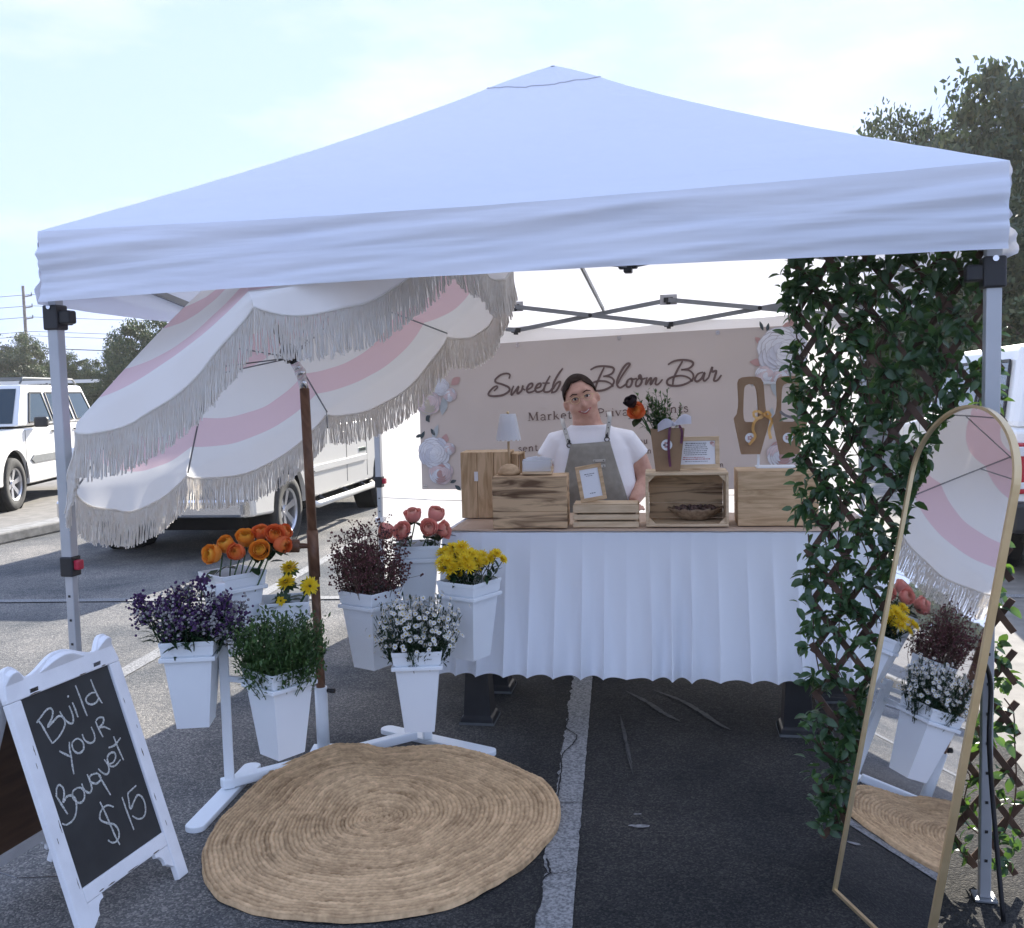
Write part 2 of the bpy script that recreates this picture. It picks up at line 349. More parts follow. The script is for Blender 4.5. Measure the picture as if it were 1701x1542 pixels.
def umb_mat(name, radial):
    m = bpy.data.materials.new(name); m.use_nodes = True; t = m.node_tree; t.nodes.clear(); l = t.links.new
    co = N(t, 'ShaderNodeTexCoord').outputs['Object']
    mm = N(t, 'ShaderNodeVectorMath', operation='MULTIPLY'); mm.inputs[1].default_value = (1, 1, 0); l(co, mm.inputs[0])
    ln = N(t, 'ShaderNodeVectorMath', operation='LENGTH'); l(mm.outputs[0], ln.inputs[0])
    r = N(t, 'ShaderNodeValToRGB'); r.color_ramp.interpolation = 'CONSTANT'; dv_ = N(t, 'ShaderNodeMath', operation='DIVIDE'); dv_.inputs[1].default_value = 1.22; l(ln.outputs['Value'], dv_.inputs[0]); l(dv_.outputs[0], r.inputs[0])
    W_, P_ = (.93, .91, .87, 1), (.88, .66, .68, 1)
    els = [(0, W_), (.10, W_), (.18, W_), (.29, P_), (.405, W_), (.588, P_), (.706, W_)]
    r.color_ramp.elements[0].color = els[0][1]; r.color_ramp.elements[1].position = els[1][0]; r.color_ramp.elements[1].color = els[1][1]
    for a, b in els[2:]: e = r.color_ramp.elements.new(a); e.color = b
    p = N(t, 'ShaderNodeBsdfPrincipled'); p.inputs['Roughness'].default_value = .75; tr = N(t, 'ShaderNodeBsdfTranslucent')
    l(r.outputs[0], p.inputs['Base Color']); l(r.outputs[0], tr.inputs[0])
    bn = N(t, 'ShaderNodeTexNoise'); bn.inputs['Scale'].default_value = 9; l(co, bn.inputs['Vector'])
    b = N(t, 'ShaderNodeBump'); b.inputs['Strength'].default_value = .3; b.inputs['Distance'].default_value = .01; l(bn.outputs['Fac'], b.inputs['Height'])
    l(b.outputs[0], p.inputs['Normal'])
    ms = N(t, 'ShaderNodeMixShader'); ms.inputs[0].default_value = .40; o = N(t, 'ShaderNodeOutputMaterial')
    l(p.outputs[0], ms.inputs[1]); l(tr.outputs[0], ms.inputs[2]); l(ms.outputs[0], o.inputs[0]); return m
M_umb = umb_mat('umbrella_striped', True)

# ------------------------------------------------------------------ layout of the tent
TW = -0.237; S = 2.95
TU = V((math.cos(TW), math.sin(TW), 0)); TN = V((-math.sin(TW), math.cos(TW), 0))
FL = V((-1.552, 3.333, 0)); FR = FL+TU*S; BL = FL+TN*S; BR = FR+TN*S
EAVE = 2.045; PEAK = 2.915; Z = V((0, 0, 1))

# ------------------------------------------------------------------ ground
g = MB(); g.add([(-400, -200, 0), (400, -200, 0), (400, 600, 0), (-400, 600, 0)], [(0, 1, 2, 3)])
structure(g.build('ground', M_asph))
def strip(name, a, b, w, z=.004, m=M_paint, seg=60, ragged=.008, gaps=()):
    a = V((a[0], a[1], 0)); b = V((b[0], b[1], 0)); d = (b-a); ln = d.length; d.normalize(); x = V((d.y, -d.x, 0)); P = []
    for i in range(seg+1):
        t = i/seg*ln; j1 = ragged*(nse(t*7, 3.1)*1.2+nse(t*25, 9)); j2 = ragged*.35*nse(t*20, 5)
        P.append([a+d*t-x*(w/2+j1)+Z*z, a+d*t+x*(w/2+j2)+Z*z])
    return structure(MB().grid(P).build(name, m))
strip('parking_line', (-.065, 1.2), (.722, 8.35), .100, seg=500, ragged=.014)
strip('parking_line', (-2.36, 3.4), (-1.52, 9.9), .10, seg=160)
strip('parking_line', (-9, 7.42), (-.3, 6.82), .10, z=.008, seg=160)
strip('parking_line', (-5.1, 1.2), (-4.6, 4.6), .10, seg=60)
strip('parking_line', (-7.9, 1.5), (-7.3, 6), .10, seg=60)
strip('parking_line', (2.95, 6.45), (6.9, 5.9), .10, z=.009, seg=60)
# cracks in the asphalt (thin sunken lines)
def crack(pts, w=.008):
    P = []; pts = [gnd(*p) for p in pts]; q = catmull(pts, 8); 
    for i, p in enumerate(q):
        d = (q[min(i+1, len(q)-1)]-q[max(0, i-1)]).normalized(); x = V((d.y, -d.x, 0)); ww = w*(.6+.8*abs(nse(i*.6, 2)))
        jit = x*.006*nse(i*1.7, 7)
        P.append([p-x*ww/2+jit+Z*.008, p+x*ww/2+jit+Z*.008])
    return structure(MB().grid(P).build('crack', M_crack))
crack([(928, 1128), (930, 1150), (921, 1170), (925, 1188), (943, 1195), (941, 1212), (958, 1225), (950, 1240), (934, 1258), (932, 1290), (925, 1335)], .007)
crack([(925, 1336), (950, 1336), (985, 1337), (1060, 1342), (1150, 1344), (1240, 1348), (1330, 1346), (1400, 1352)], .005)
crack([(908, 1430), (914, 1452), (903, 1462), (898, 1480), (897, 1500), (888, 1530), (886, 1560)], .009)
crack([(900, 1452), (925, 1455), (948, 1450)], .004)
crack([(1028, 1180), (1036, 1230), (1050, 1280), (1066, 1330), (1068, 1352)], .003)
crack([(0, 1300), (120, 1290), (200, 1330), (230, 1400)], .004)
for px, py, w_, l_ in ((1065, 1375, .03, .012), (1059, 1355, .015, .006), (1050, 1374, .014, .006)):
    c = gnd(px, py); tagm = MB(); P = []
    for k in range(10):
        a = 2*PI*k/10; P.append(c+V((w_*math.cos(a)*(1+.4*nse(k, 1)), l_*math.sin(a)*(1+.5*nse(k, 4)), .006)))
    structure(tagm.add(P, [tuple(range(10))]).build('chalk_scuff', M_chalkmark))
for pts in ([(1040, 1150), (1075, 1168), (1105, 1188), (1130, 1200)], [(1085, 1148), (1130, 1165), (1165, 1185), (1195, 1205), (1215, 1215)], [(1030, 1190), (1040, 1235), (1052, 1290)]):  # streaks of sunlight on the asphalt, painted as paler strips
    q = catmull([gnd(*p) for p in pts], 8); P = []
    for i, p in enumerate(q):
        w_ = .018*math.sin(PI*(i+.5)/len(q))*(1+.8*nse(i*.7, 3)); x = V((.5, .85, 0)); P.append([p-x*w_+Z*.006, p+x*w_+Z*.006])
    structure(MB().grid(P).build('sun_streak', M_sunstreak))
# kerb and pale lot to the left
kd = TN; k0 = V((-5.36, 9.8, 0))
kb = MB(); kx = V((kd.y, -kd.x, 0))
kb.bar(k0-kd*14-kx*.16+Z*.06, k0+kd*40-kx*.16+Z*.06, .32, .12); structure(kb.build('kerb', M_kerb, bevel=.02))
lot = MB(); a = k0-kd*14-kx*.33; b = k0+kd*60-kx*.33
lot.add([a+Z*.004, b+Z*.004, b-kx*60+Z*.004, a-kx*60+Z*.004], [(0, 1, 2, 3)]); structure(lot.build('pale_asphalt_lot', M_lot))
rt = MB(); a = V((2.6, 7.3, .004)); rt.add([a-TN*4.5+TU*.2, a-TN*4.5+TU*30, a+TN*50+TU*30, a+TN*50+TU*.2], [(3, 2, 1, 0)])
lot2 = structure(rt.build('pale_asphalt_strip', M_lot))

# ------------------------------------------------------------------ tent
tent = thing('canopy_tent', 'white pop-up canopy tent with peaked roof over the flower stall', 'tent', tuple(FL+TU*S/2+TN*S/2))
OV = .075
CF = [FL+TU*.012-TN*OV, FR+TU*(OV-.055)-TN*OV, BR+TU*OV+TN*OV, BL+TU*.0+TN*OV]
TC = (FL+BR)/2
def roofpt(i, s, t):                     # i side, s along eave 0..1, t 0 eave .. 1 peak
    a = CF[i]; b = CF[(i+1) % 4]
    e = a.lerp(b, s)+Z*EAVE; pk = TC+Z*PEAK
    p = e.lerp(pk, t)
    edge = min(s, 1-s)*2                 # sag away from hips, and droop of hips
    sag = -.050*math.sin(PI*min(1, t*1.04))*(.55+.45*edge)+.006*math.exp(-((t-.88)/.08)**2)
    
    eavesag = -.018*math.sin(PI*s)*(1-t)
    w = .0022*nse(s*22+t*5, t*5+i*9)+.005*nse(s*5+i*3, t*5)
    # tension creases from the corners
    cor = max(0, 1-min(s, 1-s)*3.2)*(1-t)
    w += .0055*cor*math.sin((t*75)+nse(s*5, t*3, i)*4)
    w += .0022*(1-t)**3*math.sin(s*60+nse(s*9, t*4)*5)
    for c_ in (s, 1-s):
        if c_ < .6 and t > 0:
            fi = t/(c_+.015)
            for f0, am in ((.07, .011), (.13, .009), (.21, .010), (.31, .009), (.43, .007), (.60, .006), (.85, .005), (1.3, .004)):
                w += am*math.exp(-((fi-f0-.03*nse(c_*5, i+f0*9))/.022)**2)*math.exp(-c_*4.2)*(1-math.exp(-c_*30))
    w += .0060*max(0, nse(s*9+t*22, s*2-t*5, i+40))*math.sin(s*34+t*60+3*nse(s*4, t*6, i))
    w += .010*nse(s*2.2, t*14+s*3, i+70)*(1-t)
    w *= min(1, min(s, 1-s)*9+.12)
    return p+Z*(sag+eavesag+w*min(1, 6*t+.15)*min(1, (1-t)*8))
for i in range(4):
    ns, ntt = 260, 90
    P = [[roofpt(i, .5+(j/ns-.5), k/ntt) for j in range(ns+1)] for k in range(ntt+1)]
    r_ = MB().grid(P).build('roof_panel', M_canvas, tent, True, True, weld=False)
    m = MB(); m.tube([roofpt(i, q/40, .835)+Z*.003 for q in range(41)], .0022, 4); m.build('seam', M_seam, tent, True, world=True)
    a = CF[i]; b = CF[(i+1) % 4]; nrm = V(((b-a).y, -(b-a).x, 0)).normalized(); P = []
    H0 = .30
    for k in range(25):
        row = []; q = k/24
        for j in range(181):
            s = j/180; e = roofpt(i, s, 0)
            bun = 0
            if i == 0: bun = .045*math.exp(-s*9)+.012*math.sin(PI*s)          # bunched up at the left corner
            if i in (1, 2): bun = .02
            hh = H0-bun-.02*(s if i == 0 else 0)+.003*nse(s*20, i)
            if i == 0: hh = .235-.030*math.sin(PI*s)-.008*s
            else: hh = .24
            cn = math.exp(-s*9)+.75*math.exp(-(1-s)*7)
            fold = .0085*cn*math.sin(q*2*PI*(4.1+1.2*nse(s*3, i))+nse(s*5, q*3, i)*3.2)*(.4+.9*abs(nse(q*4, s*4, i+3)))+.018*nse(s*2.6+i*7, q*4.2+s*2.5)+.0065*nse(s*8, q*11+s*7, i)
            fold += .010*math.sin(q*7+s*5+i)*(.4+cn)*q
            row.append(e-Z*hh*q+nrm*(.012*q+fold*min(1, q*5)))
        P.append(row)
    v_ = MB().grid(P).build('valance', M_canvas, tent, True, True)
def rotbox(u): return Matrix((u, V((-u.y, u.x, 0)), Z)).transposed()
def rotbox(u): return Matrix((u, V((-u.y, u.x, 0)), Z)).transposed()
RT = rotbox(TU)
for idx, c in enumerate((FL, FR, BR, BL)):
    m = MB(); m.box(c+Z*1.47, (.040, .040, 1.10), RT); lg = m.build('leg', M_leg, tent, world=True, bevel=.004)
    m = MB(); m.box(c+Z*.47, (.030, .030, .92), RT); low = m.build('lower_leg', M_leg, lg, world=False, bevel=.003)
    low.data.transform(WM[tent.name].inverted())
    m = MB()
    for k in range(9): m.box(c+Z*(.12+.085*k)-TN*.0155, (.008, .003, .008), RT)
    hh_ = m.build('adjustment_holes', M_blackp, lg); hh_.data.transform(WM[tent.name].inverted())
    m = MB(); m.box(c+Z*.006, (.060, .060, .008), RT); m.build('foot_plate', M_truss, tent, world=True, bevel=.002)
    m = MB(); m.box(c+Z*.905, (.05, .05, .07), RT); m.build('height_collar', M_blackp, tent, world=True, bevel=.005)
    m = MB(); m.box(c+Z*.91+TU*.033*(1 if idx in (0, 3) else -1), (.024, .03, .034), RT); m.build('release_button', M_red, tent, world=True, bevel=.005)
    du = 1 if idx in (0, 3) else -1; dn = 1 if idx in (0, 1) else -1
    m = MB(); m.box(c+Z*1.965, (.062, .062, .11), RT); m.box(c+Z*1.93+TU*du*.05, (.06, .04, .05), RT); m.box(c+Z*1.93+TN*dn*.05, (.04, .06, .05), RT)
    m.build('corner_bracket', M_blackp, tent, world=True, bevel=.006)
    m = MB(); m.box(c+Z*1.765, (.058, .058, .085), RT); m.box(c+Z*1.765+TU*du*.045, (.05, .04, .045), RT); m.box(c+Z*1.765+TN*dn*.045, (.04, .05, .045), RT)
    m.build('slider_bracket', M_blackp, tent, world=True, bevel=.006)
    m = MB(); m.tube([c+Z*1.80-TN*.029, c+Z*1.80-TN*.034], .008, 10); m.build('bolt', M_chrome, tent, world=True)
ZU, ZL = 1.985, 1.842
for a, b, ts in ((FL, FR, (0, .31, .67, 1)), (FR, BR, (0, .33, .67, 1)), (BR, BL, (0, .365, .69, 1)), (BL, FL, (0, .33, .67, 1))):
    d = (b-a).normalized(); n_ = V((d.y, -d.x, 0)); m = MB()
    a_ = a+d*.04; b_ = b-d*.04
    for k in range(3):
        p = a_.lerp(b_, ts[k]); q = a_.lerp(b_, ts[k+1])
        m1 = MB(); m1.bar(p+Z*ZU+n_*.012, q+Z*ZL+n_*.012, .012, .026); m1.build('truss_bar', M_truss, tent, world=True)
        m1 = MB(); m1.bar(p+Z*ZL-n_*.012, q+Z*ZU-n_*.012, .012, .026); m1.build('truss_bar', M_truss, tent, world=True)
        c = (p+q)/2+Z*(ZU+ZL)/2; m2 = MB(); m2.tube([c-n_*.024, c+n_*.024], .012, 8); m2.build('pivot_bolt', M_blackp, tent, world=True)
    for k in (1, 2):
        p = a_.lerp(b_, ts[k])
        for z in (ZU, ZL):
            m2 = MB(); m2.box(p+Z*z, (.055, .03, .03), rotbox(d)); m2.box(p+Z*(z-.012), (.024, .036, .03), rotbox(d)); m2.build('hinge', M_blackp, tent, world=True, bevel=.004)
        m2 = MB(); m2.box(p+Z*(ZU+.002), (.10, .004, .06), rotbox(d)); m2.build('velcro_tab', mat('velcro', (.45, .45, .47), rough=.9), tent, world=True)
m = MB()
for a, b in ((FL, FR), (FR, BR), (BR, BL), (BL, FL)):
    p = (a+b)/2+Z*ZL*1.0; c = TC+Z*2.25; m1 = MB(); m1.bar(p+Z*.1, c, .012, .024); m1.build('roof_brace', M_truss, tent, world=True)
m = MB(); m.tube([TC+Z*2.2, TC+Z*(PEAK-.03)], .016, 10); m.ball(TC+Z*(PEAK-.03), .03); m.build('centre_pole', M_truss, tent, True, world=True)
# back wall of fabric
wall = thing('tent_sidewall', 'white fabric back wall hanging between the rear tent legs', 'tent wall', tuple((BL+BR)/2))
P = []
for k in range(41):
    q = k/40; row = []
    for j in range(121):
        s = j/120; top = 1.93-.07*math.sin(PI*s)-.03*abs(math.sin(3*PI*s)); z = top*(1-q)+.02*q
        off = .015*nse(s*6, q*3)+.010*math.sin(s*40+nse(s*3, q*4)*4)*(.3+q)
        if abs((s*8) % 1-.5) < .02: off += .006
        row.append(BL.lerp(BR, s)+TN*(.035+off)+Z*z)
    P.append(row)
MB().grid(P).build('fabric', M_wallfab, wall, True, True)
m = MB(); m.tube([BL.lerp(BR, s)+TN*.028+Z*(.80-.02*math.sin(PI*s*2)) for s in [k/20 for k in range(21)]], .0025, 5); m.build('cord', M_leg, wall, world=True)
m = MB()
for s in (.004,):
    m.box(BL+TN*.0+Z*.66, (.055, .055, .03), RT); m.box(BL+TN*.0+Z*.40, (.05, .05, .025), RT)
m.build('tie_strap', M_wallfab, wall, world=True)

# ------------------------------------------------------------------ banner
BO = V((-.573, 6.106-.03, .863)); BE = TU.copy(); BNn = V((TU.y, -TU.x, 0)); BW, BH = 2.30, .941
ban = thing('banner', 'beige vinyl banner printed with roses and brown script lettering on the back wall', 'banner', tuple(BO+BE*BW/2))
P = [[BO+BE*BW*j/60+Z*BH*(1-.065*(1-j/60)**1.5)*k/20+BNn*(.004*nse(j*.15, k*.2)) for j in range(61)] for k in range(21)]
MB().grid(P).build('vinyl_sheet', M_beige, ban, True, True)
for s, z in ((.01, .02), (.99, .02), (.01, .98), (.28, .98), (.55, .98), (.8, .98), (.99, .98)):
    m = MB(); c = BO+BE*BW*s+Z*BH*z*(1-.065*(1-s)**1.5)+BNn*.006; Mx = Matrix((BE, -BNn, Z)).transposed()
    m.lathe([(.006, 0), (.011, 0), (.011, .002), (.006, .002)], c, 10, Mx @ Matrix.Rotation(PI/2, 3, 'X')); m.build('grommet', M_chrome, ban, world=True)
def ribbon(m, pts, w, nrm, off, taper=True, wob=0):
    q = catmull(pts, 5) if len(pts) > 2 else [V(p) for p in pts]
    P = []; n = len(q)
    for i, p in enumerate(q):
        d = (q[min(i+1, n-1)]-q[max(0, i-1)]).normalized(); x = d.cross(nrm).normalized()
        ww = w*(.55+.45*math.sin(PI*min(1, max(0, .12+.76*i/max(1, n-1))))) if taper else w
        ww *= 1+wob*nse(i*.7, len(pts))
        P.append([p-x*ww/2+nrm*off, p+x*ww/2+nrm*off])
    m.grid(P)
SCRIPT_C = [ [(370,480),(385,430),(340,410),(260,430),(190,490),(200,530),(290,560),(370,600),(370,650),(290,700),(180,715),(105,705),(100,670),(150,610),(200,580),(215,600),(170,645)],
 [(435,575),(410,640),(405,700),(460,640),(500,585),(485,640),(490,680),(540,640),(560,570),(555,610),(590,635)],
 [(620,630),(680,590),(685,545),(640,560),(610,620),(630,665),(700,650),(730,620)],
 [(740,610),(790,590),(800,545),(755,560),(725,620),(750,660),(820,640),(845,600)],
 [(925,440),(870,540),(840,630),(860,660),(920,650),(950,610)], [(820,540),(920,540)],
 [(1095,340),(1030,430),(970,550),(950,660)], [(935,670),(1000,650),(1050,570),(1060,520),(1010,545),(965,620)],
 [(1170,520),(1110,570),(1080,630),(1120,640),(1170,590),(1190,520),(1175,620),(1210,640)],
 [(1230,520),(1220,600),(1250,620),(1310,530),(1270,700),(1220,760),(1210,720),(1350,610)] ]
SCRIPT_D = [ [(75,305),(140,270),(230,262),(320,275),(340,305),(310,350),(220,380)], [(230,275),(180,380),(140,480),(125,540)],
 [(220,375),(300,385),(342,430),(310,490),(230,530),(150,540),(90,520),(70,480),(130,438),(220,430),(290,450),(335,492)],
 [(385,460),(420,390),(480,300),(520,240),(490,235),(440,290),(385,400),(375,470),(410,505),(470,470),(500,430)],
 [(530,400),(490,430),(485,490),(525,490),(548,430),(530,400),(560,410),(600,400)],
 [(640,385),(595,430),(590,485),(628,480),(655,430),(640,365),(620,380),(650,410),(700,395)],
 [(715,385),(705,430),(700,470),(740,410),(762,400),(755,470),(795,410),(820,400),(810,462),(842,465),(890,410)],
 [(950,245),(1020,205),(1120,192),(1210,205),(1235,240),(1190,285),(1100,305)], [(1115,205),(1060,300),(1015,400),(1005,470)],
 [(1100,300),(1190,310),(1237,360),(1220,420),(1130,470),(1030,485),(950,470),(945,420),(1000,385),(1100,370),(1180,390),(1228,437)],
 [(1350,330),(1290,350),(1255,410),(1280,435),(1330,400),(1365,335),(1350,400),(1365,430),(1410,390)],
 [(1410,390),(1450,270),(1450,325),(1495,315),(1480,380),(1470,425),(1510,420),(1555,360)] ]
sm = MB()
for L_, x0, y0, f in ((SCRIPT_C, 800, 570, 8.1), (SCRIPT_D, 970, 570, 6.804)):
    for st in L_:
        pts = [onplane(x0+a/f, y0+b/f, BO, BNn) for a, b in st]; ribbon(sm, pts, .0135, BNn, .0065)
sm.build('script_lettering', M_script, ban, world=True)
# serif letters, strokes in a unit box: x, y up, w = thick/thin
def arc(cx, cy, rx, ry, a0, a1, n=9): return [(cx+rx*math.cos(R(a0+(a1-a0)*k/n)), cy+ry*math.sin(R(a0+(a1-a0)*k/n))) for k in range(n+1)]
SF = {
 'M': (.95, [([(.12, 0), (.16, 1)], .05), ([(.16, 1), (.46, .05)], .13), ([(.46, .05), (.78, 1)], .05), ([(.78, 1), (.82, 0)], .13), ([(0, .02), (.24, .02)], .04), ([(.68, .02), (.95, .02)], .04), ([(.04, .98), (.18, .98)], .04), ([(.76, .98), (.92, .98)], .04)]),
 'P': (.62, [([(.15, 0), (.15, 1)], .12), (arc(.2, .74, .36, .25, 88, -88), .09), ([(.02, .02), (.3, .02)], .04), ([(.02, .98), (.24, .98)], .04)]),
 'E': (.62, [([(.15, 0), (.15, 1)], .12), ([(.02, .98), (.52, .98), (.52, .84)], .05), ([(.15, .52), (.42, .52)], .05), ([(.02, .02), (.56, .02), (.56, .18)], .05)]),
 'a': (.52, [(arc(.22, .46, .18, .2, 160, 0)+[(.4, .05), (.47, .02)], .09), (arc(.22, .16, .17, .16, 60, 330), .07)]),
 'r': (.42, [([(.13, 0), (.13, .64)], .11), ([(.13, .45), (.24, .62), (.38, .58)], .08), ([(.02, .02), (.27, .02)], .035), ([(.02, .63), (.13, .64)], .035)]),
 'k': (.58, [([(.13, 0), (.13, 1)], .11), ([(.15, .3), (.42, .62)], .05), ([(.25, .4), (.5, .03)], .1), ([(.02, .02), (.25, .02)], .035), ([(.42, .02), (.58, .02)], .035), ([(.02, .98), (.13, .98)], .035)]),
 'e': (.52, [([(.07, .36), (.45, .38)]+arc(.26, .34, .19, .3, 12, 310, 14), .08)]),
 't': (.36, [([(.16, .85), (.16, .14), (.22, .04), (.34, .08)], .1), ([(.02, .62), (.33, .62)], .04)]),
 's': (.42, [([(.34, .52), (.26, .63), (.12, .6), (.1, .46), (.24, .35), (.35, .24), (.32, .06), (.16, .01), (.06, .14)], .08)]),
 '&': (.8, [([(.74, .5), (.6, .2), (.35, .02), (.1, .12), (.12, .36), (.4, .6), (.48, .82), (.34, .98), (.2, .82), (.3, .55), (.6, .15), (.78, .02)], .08)]),
 'i': (.28, [([(.13, 0), (.13, .62)], .11), ([(.12, .84), (.15, .9)], .11), ([(.02, .02), (.25, .02)], .035), ([(.02, .62), (.13, .62)], .035)]),
 'v': (.54, [([(.07, .63), (.27, .02)], .11), ([(.27, .02), (.46, .63)], .05), ([(0, .63), (.18, .63)], .035), ([(.36, .63), (.54, .63)], .035)]),
 'n': (.6, [([(.13, 0), (.13, .64)], .11), ([(.13, .45), (.28, .62), (.42, .58), (.46, .4), (.46, 0)], .1), ([(.02, .02), (.24, .02)], .035), ([(.36, .02), (.57, .02)], .035)]),
 'o': (.55, [(arc(.27, .32, .2, .3, 0, 360, 16), .08)]),
 'u': (.6, [([(.13, .63), (.13, .2), (.24, .02), (.38, .08), (.46, .24)], .1), ([(.46, .63), (.46, .02)], .11), ([(.46, .02), (.57, .02)], .035)]),
 'm': (.88, [([(.13, 0), (.13, .64)], .11), ([(.13, .45), (.26, .62), (.38, .58), (.42, .4), (.42, 0)], .1), ([(.42, .45), (.55, .62), (.67, .58), (.71, .4), (.71, 0)], .1), ([(.02, .02), (.24, .02)], .035), ([(.32, .02), (.53, .02)], .035), ([(.61, .02), (.84, .02)], .035)]),
 'y': (.54, [([(.07, .63), (.27, .06)], .11), ([(.46, .63), (.27, .04), (.16, -.24), (.04, -.22)], .06)]),
 ' ': (.3, []) }
def serif(m, text, px, py, px2, size_px, py2=None):
    """lay the text so that it spans photo x px..px2 on the banner plane"""
    wtot = sum(SF[c][0]*1.12 for c in text); a = onplane(px, py, BO, BNn); b = onplane(px2, py2 if py2 is not None else py, BO, BNn)
    ex = (b-a)/wtot; up = Z*(size_px/267.0); x = 0
    for c in text:
        wd_, st = SF[c]
        for pts, w in st:
            q = [a+ex*(x+u_)+up*v_ for u_, v_ in pts]; ribbon(m, q, w*1.45*up.length, BNn, .0065, False)
        x += wd_*1.12
sm = MB()
serif(sm, 'Markets & Private Events', 877, 699.5, 1145, 13.5, 684.5)
serif(sm, 'sent o', 861, 751, 910, 11.5, 747.8)
serif(sm, 'you', 1054, 739, 1077, 11, 737)
serif(sm, 'on', 1068, 754, 1083, 9, 753)
serif(sm, 'om', 1183, 777, 1204, 8, 775)
sm.build('serif_lettering', M_script, ban, world=True)
# printed roses: flat layered petals of ink
def print_rose(px, py, rpx, mats, seed, name='printed_rose'):
    random.seed(seed); m = MB(); r = rpx/264.0; c = onplane(px, py, BO, BNn); k = 0
    for ring in range(6):
        rr = r*(1-ring*.155); npet = max(3, 7-ring)
        for j in range(npet):
            a0 = 2*PI*j/npet+ring*.6+random.random()*.4
            pc = c+BE*math.cos(a0)*rr*.38+Z*math.sin(a0)*rr*.38; pr = rr*.68; pts = []
            for q in range(14):
                a = 2*PI*q/14; w = pr*(1+.10*nse(q*.6+seed, ring, j)); pts.append(pc+(BE*math.cos(a)+Z*math.sin(a)*.94)*w+BNn*(.0062+.0004*k))
            pq = pc+BNn*(.0062+.0004*k); m.add([pq+(p_-pq)*1.05 for p_ in pts], [tuple(range(14))], len(mats)); k += 1
            m.add([p_+BNn*.0004 for p_ in pts], [tuple(range(14))], (ring+j) % len(mats) if ring < 5 else len(mats)-1); k += 1
    m.build(name, list(mats)+[M_edge], ban, world=True); random.seed(7)
def print_leaf(m, px, py, ang, ln, w, off=.006):
    c = onplane(px, py, BO, BNn); l_ = ln/264.0; w_ = w/264.0; d = BE*math.cos(R(ang))+Z*math.sin(R(ang)); x = -BE*math.sin(R(ang))+Z*math.cos(R(ang))
    pts = [c+d*l_*t+x*w_*s*math.sin(PI*t)*.5+BNn*off for s, ts in ((1, (0, .2, .4, .6, .8, 1)), (-1, (.8, .6, .4, .2))) for t in ts]
    m.add(pts, [tuple(range(len(pts)))])
print_rose(712, 668, 21, [M_bp, M_bp, M_bc], 3); print_rose(722, 752, 26, [M_bw, M_bw2, M_bw], 4); print_rose(733, 785, 20, [M_bp, M_bw, M_bp2], 5)
print_rose(733, 643, 14, [M_bw], 6); print_rose(748, 656, 11, [M_bp, M_bw], 8); print_rose(747, 746, 10, [M_bp, M_bw], 9)
print_rose(1300, 583, 36, [M_bw, M_bw2, M_bw], 10); print_rose(1272, 622, 15, [M_bp, M_bw], 11); print_rose(1296, 625, 13, [M_bw, M_bp], 12)
print_rose(1300, 755, 22, [M_bp, M_bw, M_bp2], 13)
for mt, L_ in ((M_bp2, [(750, 640, 40, 20, 13), (738, 738, 75, 18, 12), (1270, 575, 135, 20, 9), (1272, 603, 175, 24, 12), (1296, 548, 20, 26, 14), (1310, 540, 60, 22, 12), (1277, 614, 200, 14, 7)]),
               (M_bl, [(708, 700, 60, 14, 7), (714, 702, 120, 12, 6), (716, 712, -60, 14, 6), (706, 716, -120, 16, 6), (702, 722, 200, 13, 6), (748, 802, 20, 12, 6), (756, 806, -40, 14, 7), (750, 798, 160, 10, 5), (1268, 550, 110, 16, 5), (1274, 552, 80, 14, 5), (1302, 772, 180, 12, 4)]),
               (M_bs, [(735, 690, 80, 34, 14), (728, 705, 250, 30, 10), (765, 790, 30, 24, 10), (1290, 660, 100, 34, 12), (1275, 720, 80, 40, 16)])):
    m = MB()
    for a in L_: print_leaf(m, *a)
    m.build('printed_leaves', mt, ban, world=True)

# ------------------------------------------------------------------ table with cloth
TA = -.172; tu = V((math.cos(TA), math.sin(TA), 0)); tn = V((-tu.y, tu.x, 0)); TO = V((-.30, 4.215, 0)); TL, TD, TZ = 1.83, .56, .86
TM = Matrix((tu, tn, Z)).transposed()
def tp(a, b, z=TZ): return TO+tu*a+tn*b+Z*z
table = thing('folding_table', 'long folding table under the white pleated cloth, raised on black blocks', 'table', tuple(tp(TL/2, TD/2, 0)))
m = MB(); m.box(tp(TL/2, TD/2, TZ-.03), (TL-.02, TD-.02, .04), TM); m.build('tabletop', M_white, table, world=True, bevel=.006)
for a in (.12, TL-.12):
    for b in (.05, TD-.06):
        m = MB(); m.tube([tp(a, b, TZ-.05), tp(a, b, .16)], .014, 8); m.build('leg', M_leg, table, True, world=True)
for a, b in ((.12, .05), (TL-.33, .04), (.12, TD-.06), (TL-.12, TD-.06)):
    r = thing('table_riser', {(.12, .05): 'black plastic riser block under the left front table leg', (TL-.33, .04): 'black plastic riser block beside the ivy screen under the table', (.12, TD-.06): 'black riser block behind the left front riser, under the table', (TL-.12, TD-.06): 'black riser block under the back right table leg'}[(a, b)], 'table riser', tuple(tp(a, b, 0)), TA, 'black risers under the table')
    m = MB(); m.lathe([(.045, .31), (.066, .31), (.088, .035), (.10, .03), (.105, 0), (.045, 0)], n=4, sq=True); m.build('block', M_blackp, r, bevel=.004)
    m = MB(); m.lathe([(.112, .012), (.112, 0), (.09, 0)], n=4, sq=True); m.build('foot', M_greyp, r)
m = MB()
cloth = thing('tablecloth', 'white pleated tablecloth hanging over the front of the table', 'tablecloth', tuple(tp(TL/2, TD/2, 0)))
P = [[tp(-.012+(TL+.024)*j/60, -.012+(TD+.024)*k/16, TZ+.001+.0015*nse(j*.3, k*.4)) for j in range(61)] for k in range(17)]
MB().grid(P).build('top_panel', M_cloth, cloth, True, True)
